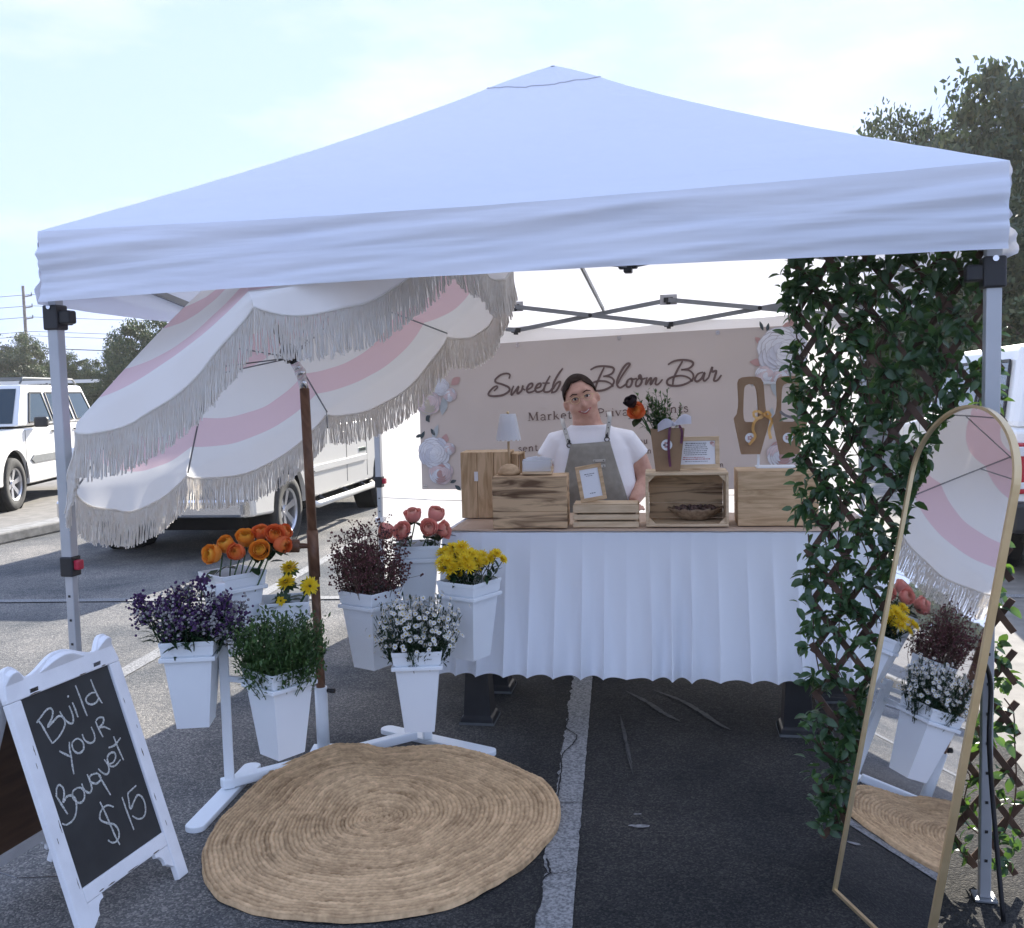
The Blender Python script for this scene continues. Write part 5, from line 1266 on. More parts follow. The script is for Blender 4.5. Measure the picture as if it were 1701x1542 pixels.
ribbon_strip(m, [P3(380, 935, -.035), P3(440, 985, -.03), P3(415, 1070, -.03), P3(430, 1150, -.034)], .013); m.ball(P3(372, 932, -.036), .008, 8, 5); m.build('bow', M_ribo, t1, True)
t2, cv = carrier(63.5, 'right kraft carrier on the stand, partly behind the ivy', -.05)
m = MB(); ribbon_strip(m, [P3(180, 900, -.03), P3(230, 940, -.045), P3(330, 960, -.04), P3(395, 925, -.03)], .012); m.build('bow', mat('grey_ribbon', (.2, .19, .19), rough=.5), t2, True)
c = at(1318, 770, 4.20)

# bouquet bag on the open crate
c = at(1109, 779, 4.215); c.z = TT+.2365
bb = thing('bouquet_bag', 'kraft bag with plum ribbon, white bow and round sticker beside the printed notice', 'bouquet bag', tuple(c), TA+.05)
m = MB(); w0, w1, d0, hh = .052, .073, .035, .185
vs = [(-w0, -d0*.7, 0), (w0, -d0*.7, 0), (w0, d0*.7, 0), (-w0, d0*.7, 0), (-w1, -d0, hh), (w1, -d0, hh), (w1, d0, hh), (-w1, d0, hh)]
m.add(vs, [(0, 1, 2, 3), (0, 4, 5, 1), (1, 5, 6, 2), (2, 6, 7, 3), (3, 7, 4, 0)]); m.build('bag_body', M_kraft, bb, solid=.0015)
P = [];
for k in range(15):
    a = PI*k/14; P.append([V((.012+.046*math.cos(a), -.004+.0*k, hh-.01+.055*math.sin(a)))+V((0, y, 0)) for y in (-.008, .008)])
MB().grid(P).build('handle', M_kraft, bb, solid=.002)
m = MB(); ribbon_strip(m, [V((.012, -.037, .195)), V((.006, -.044, .15)), V((.004, -.040, .09)), V((.010, -.036, .02))], .011); ribbon_strip(m, [V((.05, -.03, .20)), V((.062, -.038, .17)), V((.058, -.036, .12))], .010); m.build('plum_ribbon', M_ribp, bb, True)
P = []; 
for sx in (-1, 1):
    for kk in range(2):
        P = []
        for i in range(12):
            t = i/11; w_ = .004+.015*math.sin(PI*t*.8); P.append([V((.03+sx*.072*t, -.042-.008*math.sin(PI*t)+.006*kk, .202+.016*sx*t+.012*math.sin(PI*t)+s_*w_+kk*.006)) for s_ in (-1, -.3, .4, 1)])
        MB().grid(P).build('bow_loop', M_ribw, bb, True)
m = MB(); m.ball((.03, -.046, .204), (.009, .007, .008)); m.build('bow_knot', M_ribw, bb, True)
m = MB(); m.poly([(-.004+.024*math.cos(a), .115+.024*math.sin(a)) for a in [2*PI*q/24 for q in range(24)]], .0008, Matrix.Rotation(-.04, 3, 'X'), V((0, -.0385, 0))); st = m.build('round_sticker', M_paper, bb)
m = MB()
for q in range(6):
    a = q*1.05; m.poly([(-.004+.010*math.cos(a)+.006*math.cos(b), .115+.009*math.sin(a)+.005*math.sin(b)) for b in [2*PI*w/8 for w in range(8)]], .0004, Matrix.Rotation(-.04, 3, 'X'), V((0, -.0394-.0001*q, 0)), mi=q % 2)
m.build('sticker_print', [M_bp2, M_ink], st)
random.seed(9)
t = thing('greenery_bunch', 'leafy green sprigs rising from the bouquet bag', 'greenery', tuple(c+Z*.05)); st = MB(); lfm = MB()
for k in range(30):
    tip = V((random.gauss(-.055, .04), random.gauss(0, .018), random.uniform(.18, .31))); b = V((random.uniform(-.03, .03), 0, .02)); curve_stem(st, b, tip, .0014, .008); d = tip-b
    for q in range(22):
        v, f = leaf_pts(random.uniform(.016, .03), .007); Q = rmat(d.normalized()+V([random.gauss(0, .7) for _ in range(3)])); p = b+d*random.uniform(.5, 1.02); lfm.add([p+Q @ x for x in v], f)
st.build('stems', M_stem, t, stuff=True); lfm.build('leaves', M_box, t, stuff=True)
GB = 'two roses in the bouquet bag'
for px, py, k, v_, tl, lab, sc in ((1058, 683, 'o', 0, (-.5, -.8, .3), 'single orange rose leaning out of the bouquet bag', 1.1), (1047, 666, 'd', 1, (-.5, -.5, .7), 'near-black wilted rose above the orange one in the bouquet bag', .85)):
    hd = at(px, py, 4.17); dv = V(tl).normalized()
    if k == 'd': ROSE['d'] = [rose_mesh('bloom', mat('dark_rose', (.03, .015, .02), rough=.7), 5, 1.1)]*3
    rose(lab, hd-dv*.02, c+V((-.02, 0, .06)), k, v_, tl, GB, sc, 2)

# ------------------------------------------------------------------ the seller behind the table
pX = at(978, 700, 4.98); PX = V((pX.x, 4.98, 0)); SCL = 4.98/4.90
per = thing('person', 'seller in glasses, white t-shirt and grey apron, dark hair pulled back, standing behind the table', 'person', tuple(PX))
def hp(a, b, y=0): p = at(a, b, 4.98+y); return p-PX          # local point of the figure
HR = Matrix.Rotation(R(-16), 3, 'Y')                           # head roll
HRz = HR @ Matrix.Rotation(R(-2), 3, 'Z')
hc = hp(965, 662, 0)
def hd(x, y, z): return hc+HRz @ V((x*1.06, y, z))
body = MB()
body.ball(hd(0, .012, .022), (.079, .094, .100), 20, 14, M=HRz); body.ball(hd(0, -.008, -.045), (.074, .076, .080), 18, 12, M=HRz)
body.ball(hd(0, -.022, -.098), (.050, .046, .034), 12, 8, M=HRz); body.ball(hd(.038, -.042, -.042), (.034, .036, .034), 12, 8, M=HRz); body.ball(hd(-.038, -.042, -.042), (.034, .036, .034), 12, 8, M=HRz)
body.ball(hd(0, -.088, -.032), (.014, .018, .015), 10, 7, M=HRz); body.tube([hd(0, -.077, .010), hd(0, -.092, -.028)], [.008, .011], 8)
body.ball(hd(0, -.062, .038), (.055, .028, .02), 12, 7, M=HRz)
for s in (-1, 1): body.ball(hd(s*.083, .012, -.018), (.011, .020, .030), 10, 8, M=HRz)
nk = hp(979, 722, .03)
body.tube([hd(.003, .012, -.05), (hd(.003, .012, -.05)+nk)/2+V((0, .005, 0)), nk], [.068, .074, .084], 18)
body.ball(hp(973, 700, -.005), (.068, .062, .034), 14, 8)
tc_ = hp(984, 760, .03); zt_ = tc_.z
def ring_loft(m, secs, n=28):
    P = []
    for cx, cy, z, a, b in secs:
        P.append([V((cx+a*(abs(math.cos(t))**.85)*math.copysign(1, math.cos(t)), cy+b*(abs(math.sin(t))**.9)*math.copysign(1, math.sin(t)), z)) for t in [2*PI*k/n for k in range(n)]])
    m.grid(P, close=True); m.add(P[0], [tuple(range(n))[::-1]]); m.add(P[-1], [tuple(range(n))])
cx = tc_.x; cy = .03
TS = [(cx+.0, cy, .62, .15, .12), (cx, cy, .74, .195, .150), (cx, cy-.01, .86, .205, .168), (cx, cy-.01, .98, .212, .172), (cx-.002, cy, 1.08, .204, .152), (cx-.004, cy, 1.16, .200, .132), (cx-.006, cy, 1.215, .178, .110), (cx-.008, cy, 1.262, .125, .090), (cx-.010, cy-.006, 1.288, .094, .084)]
ring_loft(body, [(a, b, z, w*.96, d*.96) for a, b, z, w, d in TS])
shL, shR = V((cx-.178, cy, 1.185)), V((cx+.172, cy, 1.185))
elL = hp(903, 800, .02); wrL = hp(893, 838, -.22); elR = hp(1074, 797, .03); wrR = hp(1052, 842, -.14)
wrL.z = TZ+.035; wrR.z = TZ+.035
for sh, el, wr, s in ((shL, elL, wrL, -1), (shR, elR, wrR, 1)):
    mid = (sh+el)/2+V((s*.012, 0, 0)); body.tube([sh, mid, el], [.062, .058, .048], 14); body.ball(el, .049, 12, 8)
    body.tube([el, el.lerp(wr, .4), wr], [.048, .044, .028], 12)
    palm = wr+V((-s*.0, -.05, -.012)); body.ball(palm, (.040, .048, .014), 12, 8)
    for q in range(4):
        b = palm+V(((q-1.5)*.018, -.035, 0)); fl_ = (.062, .072, .068, .054)[q if s < 0 else 3-q]; body.tube([b, b+V(((q-1.5)*.004, -fl_*.55, .003)), b+V(((q-1.5)*.006, -fl_, -.008))], [.0095, .0085, .007], 8)
    body.tube([palm+V((-s*.03, .012, 0)), palm+V((-s*.055, -.012, 0)), palm+V((-s*.062, -.036, -.003))], [.011, .0098, .008], 8)
for s in (-1, 1): body.tube([V((cx+s*.095, cy, .70)), V((cx+s*.10, cy, .42)), V((cx+s*.10, cy+.01, .08))], [.095, .062, .042], 14); body.ball(V((cx+s*.10, cy-.05, .045)), (.042, .11, .042), 12, 8)

bd = body.build('body', M_skin, per, True, remesh=.0075)
# hair: shell pulled back over the skull
P = []
for i in range(15):
    row = []
    for k in range(28):
        a = 2*PI*k/28; back = .5+.5*math.sin(a)         # a=90deg is the back (+y)
        lim = R(50+86*back**.8) if math.sin(a) > -.9 else R(50); tt_ = lim*i/14
        row.append(hd(.0815*math.sin(tt_)*math.cos(a)+.001*math.sin(a*31), .012+.098*math.sin(tt_)*math.sin(a), .024+.104*math.cos(tt_)+.0015*math.sin(a*22)))
    P.append(row)
MB().grid(P, close=True).build('hair', M_hair, per, True, solid=.004)
m = MB(); m.ball(hd(0, .115, .02), (.035, .028, .035), 12, 8); m.build('hair_bun', M_hair, per, True)
for s in (-1, 1):
    m = MB(); m.ball(hd(s*.030, -.0785, .006), (.0125, .006, .0058), 10, 6, M=HRz); ew = m.build('eye', M_eyew, per, True)
    m = MB(); m.ball(hd(s*.030, -.0835, .0055), (.0062, .003, .0056), 8, 6, M=HRz); m.tube([hd(s*.044, -.076, .008), hd(s*.030, -.084, .0135), hd(s*.017, -.080, .008)], .0018, 5); m.build('iris', M_eye, ew, True)
    m = MB(); m.tube([hd(s*.052, -.070, .026), hd(s*.034, -.084, .034), hd(s*.014, -.087, .028)], [.0016, .0026, .0022], 6); m.build('eyebrow', M_hair, per, True)
m = MB(); m.tube(catmull([hd(-.030, -.070, -.058), hd(-.014, -.083, -.066), hd(0, -.086, -.068), hd(.014, -.083, -.066), hd(.030, -.070, -.056)], 4), .0052, 8); m.tube(catmull([hd(-.022, -.077, -.064), hd(0, -.084, -.077), (hd(.022, -.077, -.063))], 5), .0045, 8); m.build('lips', M_lip, per, True)
m = MB(); m.tube(catmull([hd(-.020, -.083, -.0625), hd(0, -.0915, -.070), hd(.020, -.083, -.0615)], 4), .0024, 6); m.build('teeth', M_eyew, per, True)
m = MB()
for s in (-1, 1):
    m.tube([hd(s*.032+.022*math.cos(a), -.101, .002+.018*math.sin(a)) for a in [2*PI*q/20 for q in range(21)]], .0015, 5); m.tube([hd(s*.053, -.100, .008), hd(s*.086, .0, .004)], .0014, 5)
m.tube([hd(-.011, -.101, .006), hd(0, -.105, .009), hd(.011, -.101, .006)], .0015, 5); m.build('glasses', M_gold, per, True)
sh_ = MB(); ring_loft(sh_, [(a, b, z, w*1.03+.004, d*1.03+.004) for a, b, z, w, d in TS if .7 < z < 1.29])
for sh, el, s in ((shL, elL, -1), (shR, elR, 1)):
    d = (el-sh); e = sh+d*.42+V((s*.020, 0, 0)); sh_.tube([sh+V((-s*.07, 0, .012)), sh+V((s*.0, 0, .004)), e], [.078, .076, .070], 16)
m = sh_.build('t_shirt', M_shirt, per, True, remesh=.007)
def bib_y(x, z):
    for i in range(len(TS)-1):
        if TS[i][2] <= z <= TS[i+1][2]:
            t = (z-TS[i][2])/(TS[i+1][2]-TS[i][2]); a = TS[i][3]*(1-t)+TS[i+1][3]*t; b = TS[i][4]*(1-t)+TS[i+1][4]*t; c_ = TS[i][1]*(1-t)+TS[i+1][1]*t
            q = min(.985, abs(x-cx)/(a*1.03+.004)); return c_-(b*1.03+.004)*(1-q**2.1)**.45-.010
    return cy-.15
P = []
for i in range(29):
    t = i/28; z = 1.195-.62*t; hl = .108 + (.095*min(1, t*1.7)**1.1); hr = .092+.105*min(1, t*1.7)**1.1; row = []
    if z < .74: zq = .74
    else: zq = z
    for k in range(25):
        s = k/24; x = cx-.012-hl+(hl+hr)*s; zz = z+.012*s*(1-t)
        row.append(V((x, bib_y(x, max(.74, min(1.2, zz)))-.004+.003*nse(s*4, t*5)-.02*max(0, .74-zz)*2, zz)))
    P.append(row)
MB().grid(P).build('apron', M_apron, per, True, solid=.003)
Mst = mat('pale_leather', (.55, .55, .52), rough=.6)
for (a, b, c_, d_) in ((944, 737, 935, 704), (1005, 727, 1010, 692)):
    pa = hp(a, b); pb = hp(c_, d_); m = MB(); pts = []
    for q in range(5):
        p = pa.lerp(pb, q/4); y = bib_y(p.x, min(1.24, p.z))-.012; pts.append(V((p.x, y, p.z)))
    pts[0].y = pts[1].y-.004; pts += [V((pts[-1].x, pts[-1].y+.055, pts[-1].z+.025))]
    P = [[p-V((.011, 0, 0)), p+V((.011, 0, 0))] for p in pts]; sb = MB().grid(P).build('apron_strap', Mst, per, True, solid=.003)
    m = MB(); 
    for q in (1, 2, 3): p = pts[q]; m.ball(p+V((0, -.003, 0)), (.0035, .002, .0035), 8, 4)
    m.tube([pts[0]+V((.012*math.cos(t), -.006, .011*math.sin(t)-.004)) for t in [2*PI*k/14 for k in range(15)]], .0028, 6); m.ball(pts[0]+V((0, -.006, .016)), (.006, .004, .009), 8, 5); m.build('buckle', M_blackp, sb)
for b in (762, 771):
    p = hp(991, b); y = bib_y(p.x, p.z)-.010; m = MB(); m.box((p.x, y, p.z), (.062, .003, .013), Matrix.Rotation(-.05, 3, 'Y')); tg_ = m.build('leather_tab', Mst, per, bevel=.003)
    m = MB()
    for s in (-1, 1): m.ball((p.x+s*.022, y-.002, p.z+s*.001), (.003, .002, .003), 8, 4)
    m.build('rivet', M_blackp, tg_)
m = MB(); ring_loft(m, [(cx, cy, .60, .20, .155), (cx, cy, .80, .205, .165)])
for s in (-1, 1): m.tube([V((cx+s*.095, cy, .68)), V((cx+s*.10, cy, .42)), V((cx+s*.10, cy+.01, .09))], [.108, .078, .060], 14)
m.build('trousers', M_jeans, per, True, remesh=.012)
for s in (-1, 1): m = MB(); m.ball(V((cx+s*.10, cy-.05, .045)), (.050, .125, .045), 14, 8); m.build('shoe', M_blackp, per, True)

# ------------------------------------------------------------------ vehicles
def add_bool(o, cutters):
    for c_ in cutters:
        b = o.modifiers.new('c', 'BOOLEAN'); b.operation = 'DIFFERENCE'; b.solver = 'EXACT'; b.object = c_
def vehicle(name, label, cat, axle, rear, p):
    rz = math.atan2(rear[1], rear[0]); t = thing(name, label, cat, (axle[0], axle[1], 0), rz)
    W, wb, L_, fo, r = p['W'], p['wb'], p['L'], p['fo'], p['r']; X = lambda x: x-fo
    # lower body: rounded slab with shaped top line, loft across the width
    prof = p['prof']                   # closed outline (x, z)
    secs = [(-W/2, .965, .0), (-W/2+.025, .99, .0), (-W/2+.09, 1.0, .0), (W/2-.09, 1.0, 0), (W/2-.025, .99, 0), (W/2, .965, 0)]
    xm = L_/2; zm = .72; n_ = len(prof); P = []
    for y, sc_, _ in secs: P.append([V((X(xm+(x-xm)*(.985+.015*(sc_ == 1.0)+ (.0 if sc_ > .98 else -.008))), y, zm+(z-zm)*sc_)) for x, z in prof])
    m = MB(); m.grid(P, close=True); m.add(P[0], [tuple(range(n_))]); m.add(P[-1], [tuple(range(n_))[::-1]])
    bodyo = m.build('body', p['paint'], t, bevel=.018)
    cut = []
    for ax in (0, wb):
        for s in (-1, 1):
            c_ = MB().tube([(ax, s*(W/2+.1), r+.03), (ax, s*(W/2-.30), r+.03)], r+.075, 28).build('cut', p['paint'], None); c_.matrix_world = WM[t.name]; cut.append(c_)
    add_bool(bodyo, cut)
    dg = bpy.context.evaluated_depsgraph_get(); dg.update(); nm = bpy.data.meshes.new_from_object(bodyo.evaluated_get(dg)); bodyo.modifiers.clear(); bodyo.data = nm
    for c_ in cut: bpy.data.objects.remove(c_)
    for ax in (0, wb):
        for s in (-1, 1):
            m = MB(); m.tube([(ax, s*(W/2-.045), r+.03), (ax, s*(W/2-.28), r+.03)], r+.072, 24, caps=False); m.tube([(ax, s*(W/2-.28), r+.03), (ax, s*(W/2-.285), r+.03)], r+.07, 24)
            wl = m.build('wheel_well', M_well, t); 
            m = MB(); Mx = Matrix.Rotation(-s*PI/2, 3, 'X'); yo = s*(W/2-.125)
            tw = .115
            m.lathe([(r*.60, -tw), (r*.90, -tw), (r*.98, -tw*.82), (r, -tw*.5), (r, tw*.5), (r*.98, tw*.82), (r*.92, tw), (r*.64, tw*1.0), (r*.60, tw*.7)], (ax, yo, r), 36, Mx)
            for q in range(36):
                a = 2*PI*q/36; d = Mx @ V((math.cos(a)*r*1.003, math.sin(a)*r*1.003, 0)); m.box(V((ax, yo, r))+d, (.014, .20, .010), Matrix.Rotation(-a*s if False else 0, 3, 'Y') @ Matrix.Identity(3)) if False else None
            wh = m.build('wheel', M_tyre, t, True)
            m = MB(); m.lathe([(0, tw*.62), (r*.13, tw*.66), (r*.15, tw*.5), (r*.16, tw*.1), (0, tw*.1)], (ax, yo, r), 24, Mx)
            m.lathe([(r*.55, tw*.2), (r*.56, tw*.8), (r*.61, tw*.92), (r*.62, tw*.72)], (ax, yo, r), 36, Mx)
            ns = p.get('spokes', 6)
            for q in range(ns):
                a = 2*PI*q/ns+.3; d = V((math.cos(a), math.sin(a), 0)); x_ = V((-d.y, d.x, 0))
                vs_ = [d*r*.12-x_*r*.075+Z*tw*.55, d*r*.12+x_*r*.075+Z*tw*.55, d*r*.57+x_*r*.10+Z*tw*.72, d*r*.57-x_*r*.10+Z*tw*.72]; vs_ += [v-Z*.04 for v in vs_]
                m.add([V((ax, yo, r))+Mx @ v for v in vs_], [(0, 1, 2, 3), (0, 4, 5, 1), (1, 5, 6, 2), (2, 6, 7, 3), (3, 7, 4, 0)])
            m.build('rim', M_alloy, wh)
            m = MB(); m.lathe([(0, 0.0), (r*.56, .0)], (ax, yo, r), 24, Mx); m.build('brake_disc', M_well, wh)
    # greenhouse
    gb, gt = p['gb'], p['gt']; zb, ztop = p['belt'], p['roof']; wb_, wt_ = W/2-.055, W/2-.055-p.get('tuck', .17)
    vs_ = []; 
    for s in (-1, 1): vs_ += [V((X(gb[0]), s*wb_, zb)), V((X(gt[0]), s*wt_, ztop)), V((X(gt[1]), s*wt_, ztop)), V((X(gb[1]), s*wb_, zb))]
    m = MB(); m.add(vs_, [(0, 1, 2, 3), (7, 6, 5, 4), (0, 4, 5, 1), (1, 5, 6, 2), (2, 6, 7, 3), (3, 7, 4, 0)]); m.build('cabin', p['paint'], t, bevel=.05)
    def side_pt(x, q, s, off=.012):       # x along, q 0 belt..1 roof
        y = wb_+(wt_-wb_)*q+off; return V((X(x), s*y, zb+(ztop-zb)*q))
    for s in (-1, 1):
        for (xa, xb, xc, xd) in p['wins']:      # bottom a->b, top d..c
            m = MB(); q0, q1 = p.get('wq', (.06, .82)); v4 = [side_pt(xa, q0, s), side_pt(xb, q0, s), side_pt(xc, q1, s), side_pt(xd, q1, s)]
            m.add(v4, [(0, 1, 2, 3)]); wn_ = m.build('window', M_glass, t)
            m = MB()
            for a, b in zip(v4, v4[1:]+v4[:1]): m.bar(a+V((0, s*.004, 0)), b+V((0, s*.004, 0)), .022, .014, up=V((0, 1, 0)))
            m.build('window_seal', M_blackp, wn_)
        for xd_ in p['seams']:
            m = MB(); m.box((X(xd_), s*(W/2-.004), (p['sill']+zb)/2), (.012, .012, zb-p['sill']-.1)); m.build('door_seam', M_blackp, t)
        for xh in p['handles']:
            m = MB(); m.tube([(X(xh-.07), s*(W/2+.006), p['belt']-.10), (X(xh-.06), s*(W/2+.03), p['belt']-.10), (X(xh+.06), s*(W/2+.03), p['belt']-.10), (X(xh+.07), s*(W/2+.006), p['belt']-.10)], .012, 6); m.build('door_handle', p.get('hmat', M_blackp), t, True)
        m = MB(); m.box((X(p['mir']), s*(W/2+.10), zb+.05), (.09, .19, .15)); m.build('side_mirror', M_blackp, t, bevel=.03)
        if p.get('trim'): 
            x0_, x1_, z_, h_ = p['trim']; m = MB(); m.poly([(X(x0_), z_), (X(x0_+.10), z_+h_/2), (X(x1_), z_+h_/2), (X(x1_), z_-h_/2), (X(x0_+.10), z_-h_/2)], .03, Matrix.Identity(3), V((0, s*(W/2+.006), 0))); m.build('side_trim', p.get('trimm', M_greyp), t, bevel=.004)
        m = MB(); m.poly([(X(.02), .80), (X(.02), .97), (X(.34), .95), (X(.30), .80)], .03, Matrix.Identity(3), V((0, s*(W/2-.012), 0))); m.box((X(.02), s*(W/2-.20), .88), (.03, .36, .16)); m.build('headlight', M_lens, t, bevel=.006)
        zt0, zt1 = p.get('tailz', (.78, 1.12)); m = MB(); m.box((X(L_-.035), s*(W/2-.07), (zt0+zt1)/2), (.10, .17, zt1-zt0)); tl = m.build('tail_light', M_tail, t, bevel=.012)
        m = MB(); m.box((X(L_-.033), s*(W/2-.07), zt1-.06), (.104, .174, .07)); m.box((X(L_-.033), s*(W/2-.07), zt0+.06), (.104, .174, .05)); m.build('reverse_lamp', M_lens, tl, bevel=.008)
    def end_glass(nm, xb_, xt_, off, q0=.08, q1=.90):
        m = MB(); vs_ = []
        for s, q in ((-1, q0), (1, q0), (1, q1), (-1, q1)):
            y = (wb_+(wt_-wb_)*q)*.90; vs_.append(V((X(xb_+(xt_-xb_)*q)+off, s*y, zb+(ztop-zb)*q)))
        m.add(vs_, [(0, 1, 2, 3)]); m.build(nm, M_glass, t)
    end_glass('windscreen', gb[0], gt[0], -.012); end_glass('rear_window', gb[1], gt[1], .012)
    m = MB(); m.box((X(.02), 0, .70), (.05, W*.62, .26)); 
    m.build('grille', M_greyp, t, bevel=.01)
    m = MB(); m.box((X(-.03), 0, .50), (.16, W*.97, .17)); m.build('front_bumper', p.get('bump', p['paint']), t, bevel=.03)
    m = MB(); m.box((X(L_+.02), 0, .50), (.16, W*.96, .22)); m.build('rear_bumper', p.get('rbump', M_blackp), t, bevel=.03)
    m = MB(); m.box((X(-.112), 0, .50), (.01, .30, .13)); m.build('number_plate', M_white, t); m = MB(); m.box((X(L_+.105), 0, .55), (.01, .30, .14)); m.build('number_plate', M_white, t)
    m = MB(); m.box((X(L_/2), 0, .30), (L_*.86, W*.72, .12)); m.build('underbody', M_well, t)
    return t, X
trk, X = vehicle('pickup_truck', 'champagne silver pickup truck parked behind the striped umbrella, front towards us', 'pickup truck', (-3.08, 9.50), (.150, .989),
  dict(W=1.84, wb=3.2, L=5.35, fo=.92, r=.355, paint=M_truckp, belt=1.14, roof=1.80, gb=(1.40, 3.42), gt=(2.02, 3.22), tuck=.15, sill=.42, mir=1.75, spokes=6,
   prof=[(.03, .40), (.0, .62), (.02, .95), (.12, 1.04), (.60, 1.10), (1.40, 1.15), (3.45, 1.15), (3.5, 1.16), (5.30, 1.16), (5.35, 1.10), (5.35, .48), (5.2, .40), (4.5, .42), (3.4, .40), (1.5, .40), (.7, .36)],
   wins=[(1.72, 2.62, 2.58, 2.12), (2.70, 3.26, 3.14, 2.68)], seams=(1.45, 2.68, 3.46), handles=(2.52,), hmat=M_truckp, trim=(1.50, 3.40, .70, .07), trimm=M_truckp, bump=M_chrome, rbump=M_chrome, tailz=(.78, 1.10)))
for s in (-1, 1):
    m = MB(); m.tube([(X(1.42), s*.93, .36), (X(1.50), s*.985, .34), (X(3.50), s*.985, .34), (X(3.58), s*.93, .36)], .036, 10); m.build('side_step', M_truckp, trk, True)
    for xx in (1.75, 2.55, 3.2): m = MB(); m.tube([(X(xx), s*.985, .345), (X(xx), s*.86, .43)], .022, 8); m.build('step_bracket', M_blackp, trk)
m = MB(); m.box((X(3.28), -.925, .80), (.26, .006, .045)); m.build('badge', mat('badge_green', (.16, .22, .17), rough=.4), trk)
m = MB(); 
for q in range(7): m.box((X(3.185+.032*q), -.9295, .80), (.014 if q % 2 else .02, .003, .028))
m.build('badge_lettering', M_blackp, trk, stuff=True)
m = MB(); m.box((X(4.42), 0, 1.150), (1.7, 1.50, .02)); m.build('bed_opening', M_well, trk)
suv, X = vehicle('suv', 'white SUV with roof rack parked beyond the kerb behind the front left tent leg', 'suv', (-7.62, 12.95), (-.09, .996),
  dict(W=1.80, wb=2.65, L=4.5, fo=.85, r=.36, paint=M_suvp, belt=1.13, roof=1.72, gb=(1.15, 4.40), gt=(1.75, 4.15), tuck=.16, sill=.36, mir=1.55, spokes=6, wq=(.08, .80),
   prof=[(.03, .36), (.0, .60), (.03, .92), (.15, 1.00), (1.15, 1.10), (4.35, 1.14), (4.48, 1.10), (4.5, .45), (4.35, .36), (3.2, .32), (1.4, .32), (.7, .34)],
   wins=[(1.52, 2.36, 2.30, 1.88), (2.46, 3.26, 3.20, 2.44), (3.42, 4.22, 4.02, 3.36)], seams=(1.22, 2.41, 3.36), handles=(2.22, 3.14), trim=(1.35, 3.3, .66, .11)))
for s in (-1, 1):
    m = MB(); m.tube([(X(1.9), s*.60, 1.74), (X(2.0), s*.60, 1.82), (X(4.0), s*.60, 1.82), (X(4.15), s*.60, 1.74)], .016, 8); m.build('roof_rail', M_greyp, suv, True)
for xx in (2.3, 3.6): m = MB(); m.box((X(xx), 0, 1.825), (.05, 1.22, .025)); m.build('roof_bar', M_greyp, suv)
rc = V((3.44, 6.72, 0))+TU*.93; fa = rc+TN*3.7
sv2, X = vehicle('suv', 'white SUV seen from behind at the right edge, past the ivy trellis', 'suv', (fa.x, fa.y), (-TN.x, -TN.y),
  dict(W=1.86, wb=2.75, L=4.62, fo=.92, r=.37, paint=M_suvp, belt=1.12, roof=1.72, gb=(1.25, 4.56), gt=(1.95, 4.28), tuck=.14, sill=.36, mir=1.6, spokes=5, wq=(.10, .80), tailz=(.66, 1.02),
   prof=[(.03, .36), (.0, .60), (.03, .90), (.15, .98), (1.25, 1.08), (4.5, 1.13), (4.60, 1.10), (4.62, .45), (4.45, .36), (3.3, .32), (1.4, .32), (.7, .34)],
   wins=[(1.62, 2.46, 2.40, 2.02), (2.56, 3.40, 3.34, 2.54), (3.52, 4.36, 4.14, 3.48)], seams=(1.3, 2.5, 3.45), handles=(2.3, 3.25)))
cars = [('sedan', 'dark grey sedan parked on the far left of the lot, past the sign', (-9.6, 3.4), (-.35, .94), mat('graphite_paint', (.05, .055, .06), (.06, .065, .07), 3, .3, coat=.5)),
        ('sedan', 'blue grey sedan parked in the far row behind the white SUV', (-13.2, 24.0), (-.2, .98), mat('blue_paint', (.10, .13, .18), (.12, .15, .2), 3, .3, coat=.5))]
for nm, lab, ax, rr, pt in cars:
    vehicle(nm, lab, 'car', ax, rr, dict(W=1.76, wb=2.7, L=4.6, fo=.9, r=.32, paint=pt, belt=.98, roof=1.43, gb=(1.15, 4.05), gt=(1.95, 3.3), tuck=.18, sill=.3, mir=1.6, spokes=7,
      prof=[(.03, .30), (.0, .5), (.03, .75), (.15, .84), (1.15, .96), (4.0, 1.0), (4.5, .96), (4.6, .84), (4.6, .42), (4.4, .30), (3.2, .26), (1.4, .26), (.7, .28)],
      wins=[(1.72, 2.62, 2.58, 2.12), (2.72, 3.6, 3.2, 2.7)], seams=(1.3, 2.67, 3.65), handles=(2.5, 3.4), tailz=(.65, .88)))

# ------------------------------------------------------------------ trees
def crown_mesh(seed, mt, ncl=230, leaves=185, lsz=.034, rz=.5, low=-.48, thin=0):
    random.seed(seed); m = MB(); 
    for c_ in range(ncl):
        while True:
            p = V((random.uniform(-1, 1), random.uniform(-1, 1), random.uniform(-1, 1)))
            if .35 < p.length < 1: break
        lump = 1+.28*nse(p.x*1.8+seed, p.y*1.8, p.z*1.8)
        p = V((p.x*.5*lump, p.y*.5*lump, p.z*rz*lump)); cr = random.uniform(.055, .125)
        for k in range(leaves):
            q = V([random.gauss(0, .55) for _ in range(3)]); q.z *= .65; c = p+q*cr*.8
            d = V([random.gauss(0, 1) for _ in range(3)]).normalized(); x = d.orthogonal().normalized(); s = lsz*random.uniform(.5, 1.2)*.5
            m.add([c-d*s, c+x*s*.5, c+d*s, c-x*s*.5], [(0, 1, 2, 3)], random.choices((0, 1, 2), (6, 3, 4))[0])
    me = bpy.data.meshes.new('crown'); me.from_pydata([tuple(v) for v in m.v], [], m.f)
    for q in mt: me.materials.append(q)
    me.polygons.foreach_set('material_index', m.m); return me
LM = [M_tleaf, M_tleaf2, M_tleaf3]
CR = [crown_mesh(101, LM), crown_mesh(102, LM, 200, 200), crown_mesh(103, LM, 260, 170)]
